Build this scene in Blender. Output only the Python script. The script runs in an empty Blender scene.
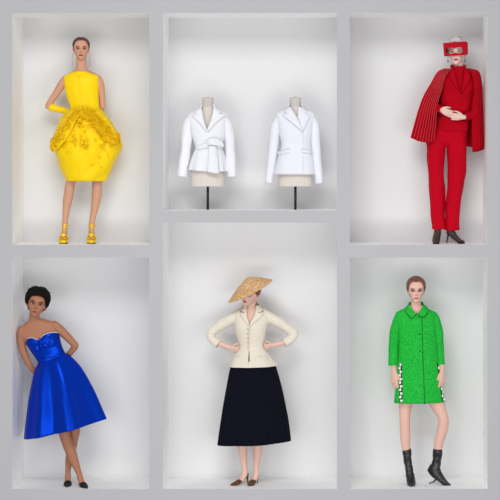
import bpy, bmesh, math, random
import numpy as np
from mathutils import Vector, Matrix, noise
random.seed(7)
PI = math.pi
C = bpy.context.scene.collection
sin, cos = math.sin, math.cos

# ------------------------------------------------------------------ scale of the place
S = 105.0            # units of the figure plans per metre
D = 17.0             # distance from camera to the front of the display
DEPTH = 0.60         # depth of the compartments
CX, CZ = 90 / S, 329 / S
def X(px): return (px - 250) / S
def Z(py): return (489 - py) / S

# ------------------------------------------------------------------ materials
def lin(c):
    c = c / 255.0
    return c / 12.92 if c <= 0.04045 else ((c + 0.055) / 1.055) ** 2.4
def rgb(r, g, b): return (lin(r), lin(g), lin(b), 1)
MATS = {}
def mat(name, col, rough=0.6, sheen=0.0, metal=0.0, spec=0.4, bump=None, var=None, sss=0.0, attr=False, coat=0.0, tint=None):
    """bump=(kind, scale, strength, distance); var=(scale, second colour, amount)"""
    m = bpy.data.materials.new(name); m.use_nodes = True
    nt = m.node_tree; b = nt.nodes['Principled BSDF']
    b.inputs['Base Color'].default_value = col
    b.inputs['Roughness'].default_value = rough
    b.inputs['Metallic'].default_value = metal
    b.inputs['Specular IOR Level'].default_value = spec
    b.inputs['Sheen Weight'].default_value = sheen
    b.inputs['Coat Weight'].default_value = coat
    if tint: b.inputs['Specular Tint'].default_value = tint
    tc = nt.nodes.new('ShaderNodeTexCoord')
    if sss:
        b.inputs['Subsurface Weight'].default_value = sss
        b.inputs['Subsurface Radius'].default_value = (0.010, 0.004, 0.002)
        b.inputs['Subsurface Scale'].default_value = 0.6
    src = None
    if attr:
        a = nt.nodes.new('ShaderNodeAttribute'); a.attribute_name = 'tone'
        nt.links.new(a.outputs['Color'], b.inputs['Base Color'])
    if var:
        n = nt.nodes.new('ShaderNodeTexNoise'); n.inputs['Scale'].default_value = var[0]; n.inputs['Detail'].default_value = 5
        nt.links.new(tc.outputs['Object'], n.inputs['Vector'])
        r = nt.nodes.new('ShaderNodeValToRGB')
        r.color_ramp.elements[0].position = 0.5 - var[2] / 2; r.color_ramp.elements[1].position = 0.5 + var[2] / 2
        r.color_ramp.elements[0].color = col; r.color_ramp.elements[1].color = var[1]
        nt.links.new(n.outputs['Fac'], r.inputs['Fac']); nt.links.new(r.outputs['Color'], b.inputs['Base Color'])
    if bump:
        kind, sc, st, dist = bump
        if kind == 'noise':
            n = nt.nodes.new('ShaderNodeTexNoise'); n.inputs['Scale'].default_value = sc; n.inputs['Detail'].default_value = 4; out = n.outputs['Fac']
        elif kind == 'voronoi':
            n = nt.nodes.new('ShaderNodeTexVoronoi'); n.inputs['Scale'].default_value = sc; out = n.outputs['Distance']
        else:
            n = nt.nodes.new('ShaderNodeTexWave'); n.inputs['Scale'].default_value = sc; n.inputs['Distortion'].default_value = 1.0; out = n.outputs['Fac']
        nt.links.new(tc.outputs['Object'], n.inputs['Vector'])
        bp = nt.nodes.new('ShaderNodeBump'); bp.inputs['Strength'].default_value = st; bp.inputs['Distance'].default_value = dist
        nt.links.new(out, bp.inputs['Height']); nt.links.new(bp.outputs['Normal'], b.inputs['Normal'])
    MATS[name] = m
    return m
M = MATS
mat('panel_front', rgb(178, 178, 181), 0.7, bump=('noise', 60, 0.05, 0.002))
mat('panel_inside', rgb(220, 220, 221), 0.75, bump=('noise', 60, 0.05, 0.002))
mat('panel_board', rgb(249, 249, 249), 0.7, bump=('noise', 60, 0.05, 0.002))  # whiter than the back panel: brightness of lit floors and reveals painted in
mat('skin', rgb(224, 180, 160), 0.5, sss=0.12, attr=True, spec=0.35)
mat('hair_brown', rgb(92, 62, 50), 0.45, var=(40, rgb(60, 40, 32), 0.4), bump=('noise', 90, 0.3, 0.002))
mat('hair_auburn', rgb(126, 80, 62), 0.42, var=(40, rgb(88, 54, 42), 0.4), bump=('noise', 90, 0.3, 0.002))
mat('hair_black', rgb(20, 15, 13), 0.9, spec=0.15, bump=('noise', 70, 0.8, 0.006))
mat('hair_pale', rgb(232, 230, 228), 0.7, var=(60, rgb(170, 166, 162), 0.5), bump=('noise', 90, 0.8, 0.004))
mat('eye_white', rgb(225, 220, 215), 0.25)
mat('eye_iris', rgb(40, 28, 22), 0.2)
mat('yellow_satin', rgb(250, 212, 14), 0.42, spec=0.4, tint=(1, .85, .3, 1), bump=('noise', 14, 0.25, 0.006))
mat('yellow_petal', rgb(240, 194, 8), 0.5, spec=0.3, tint=(1, .8, .2, 1), var=(30, rgb(252, 218, 40), 0.3))
mat('yellow_leather', rgb(246, 206, 30), 0.3, metal=0.25)
mat('silver', rgb(215, 215, 215), 0.2, metal=1.0)
mat('gold', rgb(200, 150, 60), 0.3, metal=1.0)
mat('sole_brown', rgb(96, 70, 30), 0.6)
mat('red_wool', rgb(180, 8, 28), 0.8, spec=0.2, tint=(1, .15, .2, 1), bump=('noise', 160, 0.25, 0.002), var=(8, rgb(160, 5, 24), 0.5))
mat('red_trouser', rgb(182, 7, 30), 0.75, spec=0.2, tint=(1, .15, .2, 1), bump=('noise', 120, 0.15, 0.002))
mat('red_mask', rgb(176, 8, 28), 0.75, spec=0.12, bump=('noise', 90, 0.3, 0.002))
mat('red_glitter', rgb(206, 62, 70), 0.4, metal=0.3)
mat('black_mesh', rgb(24, 20, 20), 0.45, bump=('voronoi', 260, 0.6, 0.002), var=(90, rgb(84, 64, 56), 0.25))
mat('black_suede', rgb(14, 14, 20), 0.55)
mat('black_knit', rgb(14, 14, 14), 0.3, spec=0.6, bump=('noise', 80, 0.7, 0.004))
mat('black_metal', rgb(16, 16, 16), 0.4)
mat('blue_satin', rgb(5, 50, 176), 0.32, metal=0.5, spec=0.7, tint=(0.04, 0.22, 1, 1), bump=('noise', 22, 0.35, 0.005))
mat('white_lining', rgb(236, 234, 238), 0.6)
mat('white_cotton', rgb(232, 233, 238), 0.8, bump=('noise', 18, 0.3, 0.006))
mat('white_wool', rgb(228, 229, 237), 0.85, bump=('noise', 120, 0.15, 0.002))
mat('linen_form', rgb(214, 205, 196), 0.85, bump=('noise', 220, 0.3, 0.001))
mat('grey_linen', rgb(196, 190, 184), 0.85, bump=('noise', 220, 0.3, 0.001))
mat('cream_silk', rgb(228, 221, 206), 0.6, sheen=0.1, bump=('noise', 140, 0.3, 0.002), var=(70, rgb(216, 207, 190), 0.4))
mat('cream_button', rgb(205, 192, 168), 0.5)
mat('navy_wool', rgb(11, 12, 24), 0.9, spec=0.1, bump=('noise', 160, 0.2, 0.002))
mat('green_boucle', rgb(26, 160, 50), 0.9, spec=0.15, tint=(.3, 1, .4, 1), bump=('noise', 110, 0.9, 0.004), var=(60, rgb(46, 190, 70), 0.35))
mat('green_dark', rgb(16, 104, 36), 0.8)
mat('embroidery_white', rgb(235, 235, 230), 0.6)
mat('embroidery_black', rgb(24, 24, 24), 0.6)
mat('python_leather', rgb(120, 78, 52), 0.4, var=(70, rgb(52, 32, 22), 0.2), bump=('voronoi', 160, 0.4, 0.002))
mat('dark_thread', rgb(120, 70, 52), 0.7)
def straw():
    m = mat('straw', rgb(214, 172, 116), 0.8); nt = m.node_tree; b = nt.nodes['Principled BSDF']
    tc = nt.nodes.new('ShaderNodeTexCoord')
    n = nt.nodes.new('ShaderNodeTexVoronoi'); n.inputs['Scale'].default_value = 75
    nt.links.new(tc.outputs['Object'], n.inputs['Vector'])
    r = nt.nodes.new('ShaderNodeValToRGB')
    r.color_ramp.elements[0].color = rgb(240, 206, 160); r.color_ramp.elements[1].color = rgb(188, 136, 84)
    r.color_ramp.elements[0].position = 0.15; r.color_ramp.elements[1].position = 0.75
    nt.links.new(n.outputs['Distance'], r.inputs['Fac']); nt.links.new(r.outputs['Color'], b.inputs['Base Color'])
    bp = nt.nodes.new('ShaderNodeBump'); bp.inputs['Strength'].default_value = 0.8; bp.inputs['Distance'].default_value = 0.004; bp.invert = True
    nt.links.new(n.outputs['Distance'], bp.inputs['Height']); nt.links.new(bp.outputs['Normal'], b.inputs['Normal'])
straw()

# ------------------------------------------------------------------ generic geometry
def catmull(rows, n=6):
    """smooth resampling of rows of numbers"""
    R = [np.array(r, float) for r in rows]
    if len(R) < 3:
        return [R[0] + (R[-1] - R[0]) * i / n for i in range(n + 1)]
    out = []
    for i in range(len(R) - 1):
        p0 = R[i - 1] if i else 2 * R[0] - R[1]
        p1, p2 = R[i], R[i + 1]
        p3 = R[i + 2] if i + 2 < len(R) else 2 * R[-1] - R[-2]
        for k in range(n):
            t = k / n
            out.append(0.5 * ((2 * p1) + (-p0 + p2) * t + (2 * p0 - 5 * p1 + 4 * p2 - p3) * t * t + (-p0 + 3 * p1 - 3 * p2 + p3) * t ** 3))
    out.append(R[-1])
    return out

class Geo:
    """vertices and faces collected in plan units (x right, y down, w towards the viewer)"""
    def __init__(s): s.v = []; s.f = []; s.m = []
    def add(s, v, f, m=0):
        o = len(s.v); s.v += [tuple(map(float, p)) for p in v]; s.f += [tuple(o + i for i in q) for q in f]; s.m += [m] * len(f)
        return s
    def rings(s, R, cap0=True, cap1=True, closed=True, m=0):
        n = len(R[0]); v = [p for r in R for p in r]; f = []
        for i in range(len(R) - 1):
            for j in range(n if closed else n - 1):
                k = (j + 1) % n
                f.append((i * n + j, i * n + k, (i + 1) * n + k, (i + 1) * n + j))
        if cap0:
            v.append(np.mean([np.array(p) for p in R[0]], axis=0)); c = len(v) - 1
            for j in range(n): f.append((c, (j + 1) % n, j))
        if cap1:
            v.append(np.mean([np.array(p) for p in R[-1]], axis=0)); c = len(v) - 1; b = (len(R) - 1) * n
            for j in range(n): f.append((c, b + j, b + (j + 1) % n))
        return s.add(v, f, m)
    def cut(s, poly):
        """open a neckline: drop the front faces whose middle lies inside the plan polygon"""
        def inside(x, y):
            c = False
            for i in range(len(poly)):
                (x1, y1), (x2, y2) = poly[i], poly[i - 1]
                if (y1 > y) != (y2 > y) and x < (x2 - x1) * (y - y1) / (y2 - y1) + x1: c = not c
            return c
        keep = []
        for q, mi in zip(s.f, s.m):
            p = np.mean([s.v[i] for i in q], axis=0)
            if not (p[2] > 1 and inside(p[0], p[1])): keep.append((q, mi))
        s.f = [k[0] for k in keep]; s.m = [k[1] for k in keep]
        return s
    def tube(s, pts, seg=20, n=6, ends=True, ref=None, m=0, fold=None, smooth=True, cap=True):
        """pts rows: x,y,w,r or x,y,w,ra,rb (ra along ref, rb across)"""
        rows = [tuple(p) if len(p) == 5 else tuple(p) + (p[3],) for p in pts]
        R = catmull(rows, n) if smooth else [np.array(r, float) for r in rows]
        P = [r[:3] for r in R]
        T = [(P[min(i + 1, len(P) - 1)] - P[max(i - 1, 0)]) for i in range(len(P))]
        T = [t / (np.linalg.norm(t) + 1e-9) for t in T]
        a = np.array(ref if ref is not None else ((1, 0, 0) if abs(T[0][0]) < 0.8 else (0, 1, 0)), float)
        out = []
        def ringat(p, t, a, ra, rb, tt):
            b = np.cross(t, a)
            L = []
            for j in range(seg):
                th = 2 * PI * j / seg; k = 1 + (fold(th, tt) if fold else 0)
                L.append(p + a * (ra * k * cos(th)) + b * (rb * k * sin(th)))
            return L
        for i, (r, t) in enumerate(zip(R, T)):
            a = a - t * np.dot(a, t); a = a / (np.linalg.norm(a) + 1e-9)
            ra, rb = max(r[3], .02), max(r[4], .02)
            tt = i / (len(R) - 1)
            if ends and i == 0:   # rounded start
                for q in (80, 55, 28):
                    q = math.radians(q); out.append(ringat(r[:3] - t * min(ra, rb) * sin(q), t, a, ra * cos(q), rb * cos(q), 0))
            out.append(ringat(r[:3], t, a, ra, rb, tt))
            if ends is True and i == len(R) - 1:
                for q in (28, 55, 80):
                    q = math.radians(q); out.append(ringat(r[:3] + t * min(ra, rb) * sin(q), t, a, ra * cos(q), rb * cos(q), 1))
        return s.rings(out, cap or ends == 'start', cap, True, m)
    def ball(s, c, r, m=0, seg=16, tilt=0.0):
        """ellipsoid, r=(rx,ry,rw); tilt about the view axis"""
        R = []
        for i in range(1, 12):
            ph = PI * i / 12
            ring = []
            for j in range(seg):
                th = 2 * PI * j / seg
                x, y, w = r[0] * sin(ph) * cos(th), -r[1] * cos(ph), r[2] * sin(ph) * sin(th)
                ring.append((c[0] + x * cos(tilt) - y * sin(tilt), c[1] + x * sin(tilt) + y * cos(tilt), c[2] + w))
            R.append(ring)
        return s.rings(R, m=m)

def ell_rings(rows, N=64, n=6, e=2.0, fold=None):
    """rows: xl,yl,xr,yr,dep,wc -> rings; cross-section is a (super)ellipse"""
    R = catmull(rows, n); out = []
    for i, r in enumerate(R):
        xl, yl, xr, yr, dep, wc = r
        t = i / (len(R) - 1); ring = []
        cx, cy, ax, ay = (xl + xr) / 2, (yl + yr) / 2, (xr - xl) / 2, (yr - yl) / 2
        h = math.hypot(ax, ay)
        for j in range(N):
            th = 2 * PI * j / N
            c_, s_ = cos(th), sin(th)
            c_ = math.copysign(abs(c_) ** (2 / e), c_); s_ = math.copysign(abs(s_) ** (2 / e), s_)
            k = fold(th, t) if fold else 0
            ka = 1 + k / max(h, 1); kb = 1 + k / max(dep, 1)
            ring.append((cx + ax * c_ * ka, cy + ay * c_ * ka, wc + dep * s_ * kb))
        out.append(ring)
    return out

class Surf:
    """front depth of a garment given by the same rows"""
    def __init__(s, rows, n=6, e=2.0): s.R = catmull(rows, n); s.e = e
    def __call__(s, x, y):
        best = None
        for i in range(len(s.R) - 1):
            a, b = s.R[i], s.R[i + 1]
            def yy(r):
                t = (x - r[0]) / (r[2] - r[0] + 1e-9); return r[1] + (r[3] - r[1]) * min(max(t, 0), 1)
            ya, yb = yy(a), yy(b)
            if (ya <= y <= yb) or (i == 0 and y < ya) or (i == len(s.R) - 2 and y > yb):
                t = min(max((y - ya) / (yb - ya + 1e-9), 0), 1); best = a + (b - a) * t; break
        if best is None: best = s.R[-1]
        u = (x - (best[0] + best[2]) / 2) / ((best[2] - best[0]) / 2 + 1e-9)
        u = min(abs(u), 0.995)
        return best[5] + best[4] * (1 - u ** s.e) ** (1 / s.e)

def patch(g, A, B, surf, lift=0.6, nu=14, nv=8, m=0, wave=0.0, edge=0.0, bulge=0.0):
    """a piece of cloth lying on a garment between two plan polylines A and B"""
    def samp(L, n):
        L = [np.array(p, float) for p in L]; d = [0]
        for i in range(len(L) - 1): d.append(d[-1] + np.linalg.norm(L[i + 1] - L[i]))
        out = []
        for k in range(n + 1):
            t = d[-1] * k / n
            for i in range(len(L) - 1):
                if t <= d[i + 1] + 1e-9:
                    q = (t - d[i]) / (d[i + 1] - d[i] + 1e-9); out.append(L[i] + (L[i + 1] - L[i]) * q); break
        return out
    a, b = samp(A, nu), samp(B, nu)
    R = []
    for i in range(nu + 1):
        row = []
        for j in range(nv + 1):
            t = j / nv; p = a[i] + (b[i] - a[i]) * t
            w = surf(p[0], p[1]) + lift + bulge * sin(PI * t) + edge * t
            if wave: w += wave * noise.noise(Vector((p[0] * .35, p[1] * .35, 3.1)))
            row.append((p[0], p[1], w))
        R.append(row)
    g.rings(R, False, False, False, m)
    return g

def thing(name, label, cat, loc, group=None):
    o = bpy.data.objects.new(name, None); C.objects.link(o); o.location = loc; o.empty_display_size = 0.1
    o['label'] = label; o['category'] = cat
    if group: o['group'] = group
    return o

class Fig:
    """a place to stand: plan units are laid off at distance y0 behind the front of the display"""
    def __init__(s, y0, floor_py, foot_x, wfoot=0):
        s.y0 = y0; s.k = (D + y0) / D; s.zf = Z(floor_py); s.fl = 160 + (CZ - s.zf) * S / s.k
        s.base = Vector(s.P(foot_x, s.fl, wfoot)); s.stretch = None
    def P(s, x, y, w):
        return (CX + (x - 340) / S * s.k, s.y0 - w / S, CZ - (y - 160) / S * s.k)
    def make(s, name, g, mats, parent=None, solid=0, smooth=True, label=None, subsurf=0, bevel=0, closed=False):
        me = bpy.data.meshes.new(name)
        base = s.base
        vs = g.v
        if s.stretch:      # lengthen the lower legs a little so the soles meet the floor
            a, b_, dy = s.stretch; vs = [(x, y + dy * min(max((y - a) / (b_ - a), 0), 1), w) for x, y, w in vs]
        me.from_pydata([tuple(Vector(s.P(*p)) - base) for p in vs], [], g.f)
        for mn in (mats if isinstance(mats, (list, tuple)) else [mats]): me.materials.append(M[mn])
        for p, mi in zip(me.polygons, g.m): p.material_index = mi; p.use_smooth = smooth
        bm = bmesh.new(); bm.from_mesh(me); bmesh.ops.remove_doubles(bm, verts=bm.verts, dist=1e-5)
        bmesh.ops.recalc_face_normals(bm, faces=bm.faces); bm.to_mesh(me); bm.free()
        o = bpy.data.objects.new(name, me); C.objects.link(o)
        if solid:
            md = o.modifiers.new('thickness', 'SOLIDIFY'); md.thickness = solid; md.offset = 0
        if bevel:
            md = o.modifiers.new('bevel', 'BEVEL'); md.width = bevel; md.segments = 2
        if subsurf:
            md = o.modifiers.new('sub', 'SUBSURF'); md.levels = subsurf; md.render_levels = subsurf
        if parent is not None:
            o.parent = parent
            # every mesh is in the coordinates of the thing's base
        else: o.location = base
        if label: o['label'] = label
        return o
    def union(s, name, g, matname, parent, paint, voxel=0.0036, smooth=3):
        """fuse closed shapes into one continuous skin"""
        o = s.make('tmp', g, matname, None); o.location = (0, 0, 0)
        r = o.modifiers.new('r', 'REMESH'); r.mode = 'VOXEL'; r.voxel_size = voxel; r.use_smooth_shade = True
        q = o.modifiers.new('s', 'SMOOTH'); q.factor = 0.5; q.iterations = smooth
        dg = bpy.context.evaluated_depsgraph_get(); ev = o.evaluated_get(dg)
        me = bpy.data.meshes.new_from_object(ev, depsgraph=dg)
        old = o.data; bpy.data.objects.remove(o); bpy.data.meshes.remove(old)
        me.name = name; me.materials.clear(); me.materials.append(M[matname])
        n = len(me.vertices); co = np.zeros(n * 3, dtype=np.float32); me.vertices.foreach_get('co', co); co = co.reshape(-1, 3)
        # back to plan units
        b = np.array(s.base); w = co + b
        plan = np.stack([(w[:, 0] - CX) * S / s.k + 340, 160 - (w[:, 2] - CZ) * S / s.k, (s.y0 - w[:, 1]) * S], axis=1)
        col = paint(plan)
        at = me.color_attributes.new('tone', 'FLOAT_COLOR', 'POINT')
        at.data.foreach_set('color', np.concatenate([col, np.ones((n, 1))], axis=1).astype(np.float32).ravel())
        me.polygons.foreach_set('use_smooth', np.ones(len(me.polygons), dtype=bool))
        me.polygons.foreach_set('material_index', np.zeros(len(me.polygons), dtype=np.int32))
        ob = bpy.data.objects.new(name, me); C.objects.link(ob); ob.parent = parent
        return ob

# ------------------------------------------------------------------ heads
HT = [(-.02, .05, .31, .14), (.02, .12, .365, .02), (.08, .18, .39, -.08), (.15, .225, .385, -.17), (.22, .262, .39, -.27), (.30, .292, .40, -.36),
      (.40, .318, .405, -.43), (.50, .335, .40, -.47), (.60, .345, .41, -.49), (.70, .345, .405, -.485), (.80, .322, .365, -.45), (.88, .27, .30, -.38),
      (.95, .18, .20, -.26), (.99, .085, .09, -.13), (1.0, .03, .03, -.05)]
def htab(z):
    z = min(max(z, -.02), 1.0)
    for a, b in zip(HT, HT[1:]):
        if z <= b[0]:
            t = (z - a[0]) / (b[0] - a[0]); return [a[i] + (b[i] - a[i]) * t for i in (1, 2, 3)]
    return list(HT[-1][1:])
def gauss(x, s): return math.exp(-(x / s) ** 2)
def head_pt(phi, z, off=0.0, feat=True, jaw=1.0):
    """phi 0 = face, +90 = image right; returns x, z(up), f (forward) in head heights"""
    w, F, B = htab(z)
    if z < .4: w *= 1 + (jaw - 1) * (.4 - z) / .4
    c = cos(phi); s = sin(phi); c0 = 0.0
    mid = min(0.02, F - .1)
    e = 2.35 if c > 0 else 2.0
    x = w * math.copysign(abs(s) ** (2 / e), s)
    f = mid + ((F - mid) * abs(c) ** (2 / e) if c > 0 else (B - mid) * abs(c) ** (2 / e))
    x += off * s; f += off * c
    if feat and c > 0:
        f += .105 * gauss(x, .045) * (max(0, 1 - abs(z - .345) / .19) ** 1.3 if z > .345 else max(0, 1 - (.345 - z) / .045))
        f += .018 * gauss(abs(x) - .045, .028) * gauss(z - .335, .028)
        f -= .050 * gauss(abs(x) - .145, .075) * gauss(z - .485, .05)
        f += .022 * gauss(abs(x) - .12, .12) * gauss(z - .57, .035)
        f += .026 * gauss(x, .085) * gauss(z - .215, .022) + .028 * gauss(x, .075) * gauss(z - .165, .022)
        f -= .012 * gauss(x, .09) * gauss(z - .19, .008)
        f -= .020 * gauss(x, .10) * gauss(z - .115, .025)
        f += .022 * gauss(x, .08) * gauss(z - .04, .04)
        f += .018 * gauss(abs(x) - .20, .07) * gauss(z - .36, .06)
        f -= .012 * gauss(abs(x) - .21, .05) * gauss(z - .22, .06)
    return (x, z, f)

class Head:
    def __init__(s, chin, H, yaw=0, pitch=0, roll=0, sx=1.0):
        """chin: plan position of the chin level on the head's axis; yaw>0 turns to image right, pitch>0 looks down, roll>0 tips the crown to image right"""
        s.c = np.array(chin, float); s.H = H; s.sx = np.array([sx, 1, 1])
        y, p, r = map(math.radians, (yaw, pitch, roll))
        # local axes (x right, z up, f forward) -> plan (x, y down, w forward)
        Rz = np.array([[cos(r), sin(r), 0], [-sin(r), cos(r), 0], [0, 0, 1]])      # roll in x-z
        Rp = np.array([[1, 0, 0], [0, cos(p), -sin(p)], [0, sin(p), cos(p)]])      # pitch in z-f
        Ry = np.array([[cos(y), 0, sin(y)], [0, 1, 0], [-sin(y), 0, cos(y)]])      # yaw in x-f
        s.R = Rz @ Rp @ Ry
        s.piv = np.array([0, .25, -.05])
    def to(s, p):
        q = s.R @ (np.array(p, float) * s.sx - s.piv) + s.piv
        return (s.c[0] + q[0] * s.H, s.c[1] - q[1] * s.H, s.c[2] + q[2] * s.H)
    def inv(s, plan):
        q = np.stack([(plan[:, 0] - s.c[0]) / s.H, -(plan[:, 1] - s.c[1]) / s.H, (plan[:, 2] - s.c[2]) / s.H], axis=1)
        return ((q - s.piv) @ s.R + s.piv) / s.sx
    def geo(s, g, jaw=1.0, ears=True):
        R = []
        for i in range(61):
            z = .49 - .51 * cos(PI * i / 60)
            R.append([s.to(head_pt(2 * PI * j / 96, z, jaw=jaw)) for j in range(96)])
        g.rings(R)
        if ears:
            for sd in (-1, 1):
                pts = [(sd * .325, .32, -.02, .025, .03), (sd * .345, .36, -.03, .04, .022), (sd * .365, .42, -.06, .06, .020), (sd * .375, .48, -.08, .065, .020), (sd * .36, .53, -.07, .045, .022)]
                g2 = [tuple(s.to(p[:3])) + (p[3] * s.H, p[4] * s.H) for p in pts]
                fw = np.array(s.to((0, 0, 1))) - np.array(s.to((0, 0, 0)))
                g.tube(g2, seg=12, n=3, ref=fw / np.linalg.norm(fw))
        # neck root inside the skull is supplied by the figure
    def paint(s, plan, col, skin, lips, brow, dark=0.6, shadow=(120, 70, 50)):
        q = s.inv(plan); x, z, f = q[:, 0], q[:, 1], q[:, 2]
        face = (f > .22) & (z > -.05) & (z < .8) & (np.abs(x) < .36)
        def mix(c, wgt):
            c = np.array([lin(v) for v in c]); w_ = (np.clip(wgt, 0, 1) * face)[:, None]
            col[:] = col * (1 - w_) + c * w_
        lipw = .082
        zc = .192
        hz = .040 * np.sqrt(np.clip(1 - (x / .098) ** 2, 0, 1)) * (1 - .12 * np.exp(-((x / .018) ** 2)) * (z > zc)) + 1e-4
        mix(lips, 1.3 * np.exp(-((np.abs(z - zc) / hz) ** 4)) * (np.abs(x) < .098))
        mix((70, 20, 20), .7 * np.exp(-((x / .08) ** 4)) * np.exp(-(((z - .190) / .009) ** 2)))
        for sd in (-1, 1):
            xx = x * sd
            arch = .585 - .35 * (xx - .15) ** 2 * 4
            mix(brow, 1.3 * np.exp(-(((xx - .155) / .085) ** 4)) * np.exp(-(((z - arch) / .018) ** 2)))
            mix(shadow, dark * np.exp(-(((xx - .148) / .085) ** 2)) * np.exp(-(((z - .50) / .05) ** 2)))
            mix((190, 110, 96), .25 * np.exp(-(((xx - .21) / .08) ** 2)) * np.exp(-(((z - .33) / .07) ** 2)))
            mix((70, 30, 24), .8 * np.exp(-(((xx - .035) / .016) ** 2)) * np.exp(-(((z - .312) / .012) ** 2)))
        return col
    def eyes(s, fig, par, iris='eye_iris'):
        for sd in (-1, 1):
            for nm, f0, r in (('eyeball', .285, .062),):
                g = Geo(); c = s.to((sd * .148, .487, f0)); rr = r * s.H
                g.ball(c, (rr, rr * .62, rr), 0)
                # iris and lash line, small discs lying on the ball
                c2 = s.to((sd * .146, .488, f0 + r * .66)); g.ball(c2, (.042 * s.H, .034 * s.H, .024 * s.H), 1, 12)
                L = [tuple(s.to((sd * (.148 + .075 * t), .513 + .018 * (1 - t * t), f0 + .052 - .022 * t * t))) + (.018 * s.H * (1.1 - .5 * abs(t)),) for t in (-1, -.5, 0, .5, 1)]
                g.tube(L, seg=8, n=3, m=1)
                fig.make('eye', g, ['eye_white', iris], par)

def hairline(phi, front=.87, side=.52, nape=.10):
    a = abs((phi + PI) % (2 * PI) - PI) / PI * 180
    T = [(0, front), (25, front - .015), (42, front - .07), (55, front - .19), (64, side + .06), (80, side), (95, side - .08), (110, side - .28), (135, nape + .03), (180, nape)]
    for p, q in zip(T, T[1:]):
        if a <= q[0]: return p[1] + (q[1] - p[1]) * (a - p[0]) / (q[0] - p[0])
    return nape
def hair_shell(head, thick=.03, nz=26, na=96, fuzz=0.0, part=0.0, lineargs=(.87, .52, .10), top=0.0, jaw=1.0, comb=0.0):
    g = Geo(); R = []
    for i in range(nz + 1):
        t = i / nz; ring = []
        for j in range(na):
            ph = 2 * PI * j / na
            z0 = hairline(ph, *lineargs)
            z = z0 + (1.0 - z0) * (1 - (1 - t) ** 1.35)
            k = thick * min(1, .25 + t * 4)
            if comb: k += comb * sin(ph * 40) * min(1, t * 5)
            x, zz, f = head_pt(ph, z, k, feat=False, jaw=jaw)
            rise = thick + top
            zz += rise * max(0, (z - .6) / .4) ** 1.5
            if part: zz -= part * gauss(x, .035) * max(0, (f + .1) > 0)
            if fuzz:
                nn = noise.noise(Vector((x * 14, zz * 14, f * 14))) * fuzz
                x += nn * sin(ph); f += nn * cos(ph); zz += nn * max(0, (z - .5))
            ring.append(head.to((x, zz, f)))
        R.append(ring)
    g.rings(R, False, True)
    # inner lip that runs back under the hair to the scalp
    return g

# ------------------------------------------------------------------ hands
def unit(v): v = np.array(v, float); return v / np.linalg.norm(v)
def hand(g, wrist, d, side, L=17, curl=(18, 25, 18), thumb=1, spread=6, r=1.0, thumb_open=38, thumb_curl=12, step=0.0):
    """wrist: plan point; d: towards the knuckles; side: across the palm towards the index finger; the palm faces cross(side, d)*thumb"""
    d = unit(d); side = np.array(side, float); side = unit(side - d * np.dot(side, d)); nrm = unit(np.cross(side, d)) * thumb
    w = np.array(wrist, float)
    pl = L * .50; hw = L * .215
    g.tube([tuple(w - d * L * .10) + (L * .135, L * .11), tuple(w + d * pl * .25) + (L * .17, L * .10), tuple(w + d * pl * .65) + (hw, L * .085), tuple(w + d * pl) + (hw * .98, L * .068)], seg=16, n=4, ref=side)
    for i, (o, ln) in enumerate(((.78, .44), (.27, .50), (-.25, .46), (-.74, .36))):
        a = math.radians(spread * (1.2 - i * .8))
        dd = unit(d * cos(a) + side * sin(a)); p = w + d * pl * .90 + side * hw * o - d * abs(o) * L * .02
        pts = [tuple(p - dd * L * .04) + (L * .055 * r,)]
        ang = 0
        for q, (fr, cu) in enumerate(zip((.46, .30, .24), curl)):
            ang += math.radians(cu + step * i)
            v = dd * cos(ang) + nrm * sin(ang)
            p = p + v * L * ln * fr
            pts.append(tuple(p) + (L * (.052, .047, .038)[q] * r,))
        g.tube(pts, seg=10, n=3)
    to = math.radians(thumb_open)
    p = w + d * pl * .22 + side * hw * .65 + nrm * L * .02
    pts = [tuple(p) + (L * .075,)]
    for q, fr in enumerate((.18, .16, .13)):
        a = to - math.radians(thumb_curl * q)
        v = unit(d * cos(a) + side * sin(a) + nrm * (.25 + .12 * q))
        p = p + v * L * fr
        pts.append(tuple(p) + (L * (.062, .055, .044)[q],))
    g.tube(pts, seg=10, n=3)

# ================================================================== THE DISPLAY
def struct(name, boxes, front_first=True):
    bm = bmesh.new()
    for (x0, y0, z0, x1, y1, z1) in boxes:
        v = [bm.verts.new(p) for p in ((x0, y0, z0), (x1, y0, z0), (x1, y1, z0), (x0, y1, z0), (x0, y0, z1), (x1, y0, z1), (x1, y1, z1), (x0, y1, z1))]
        for q in ((0, 3, 2, 1), (4, 5, 6, 7), (0, 1, 5, 4), (1, 2, 6, 5), (2, 3, 7, 6), (3, 0, 4, 7)):
            bm.faces.new([v[i] for i in q])
    me = bpy.data.meshes.new(name); bm.normal_update()
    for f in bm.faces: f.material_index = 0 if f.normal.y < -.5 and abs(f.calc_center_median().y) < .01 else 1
    bm.to_mesh(me); bm.free()
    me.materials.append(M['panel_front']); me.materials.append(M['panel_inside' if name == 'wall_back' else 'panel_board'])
    o = bpy.data.objects.new(name, me); C.objects.link(o); o['kind'] = 'structure'
    return o
XL, XR = X(-30), X(530); ZT, ZB = Z(-30), Z(530)
T = DEPTH
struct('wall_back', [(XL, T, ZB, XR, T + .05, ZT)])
struct('wall_left', [(XL, 0, ZB, X(12.3), T, ZT)])
struct('wall_right', [(X(487.6), 0, ZB, XR, T, ZT)])
struct('wall_center_left', [(X(149.3), 0, ZB, X(162.8), T, ZT)])
struct('wall_center_right', [(X(337), 0, ZB, X(349.8), T, ZT)])
struct('ceiling_left', [(X(12.3), 0, Z(13), X(149.3), T, ZT)])
struct('ceiling_center', [(X(162.8), 0, Z(13), X(337), T, ZT)])
struct('ceiling_right', [(X(349.8), 0, Z(13), X(487.6), T, ZT)])
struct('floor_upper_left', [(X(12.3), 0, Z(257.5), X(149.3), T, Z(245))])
struct('floor_upper_center', [(X(162.8), 0, Z(222.5), X(337), T, Z(210.6))])
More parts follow.
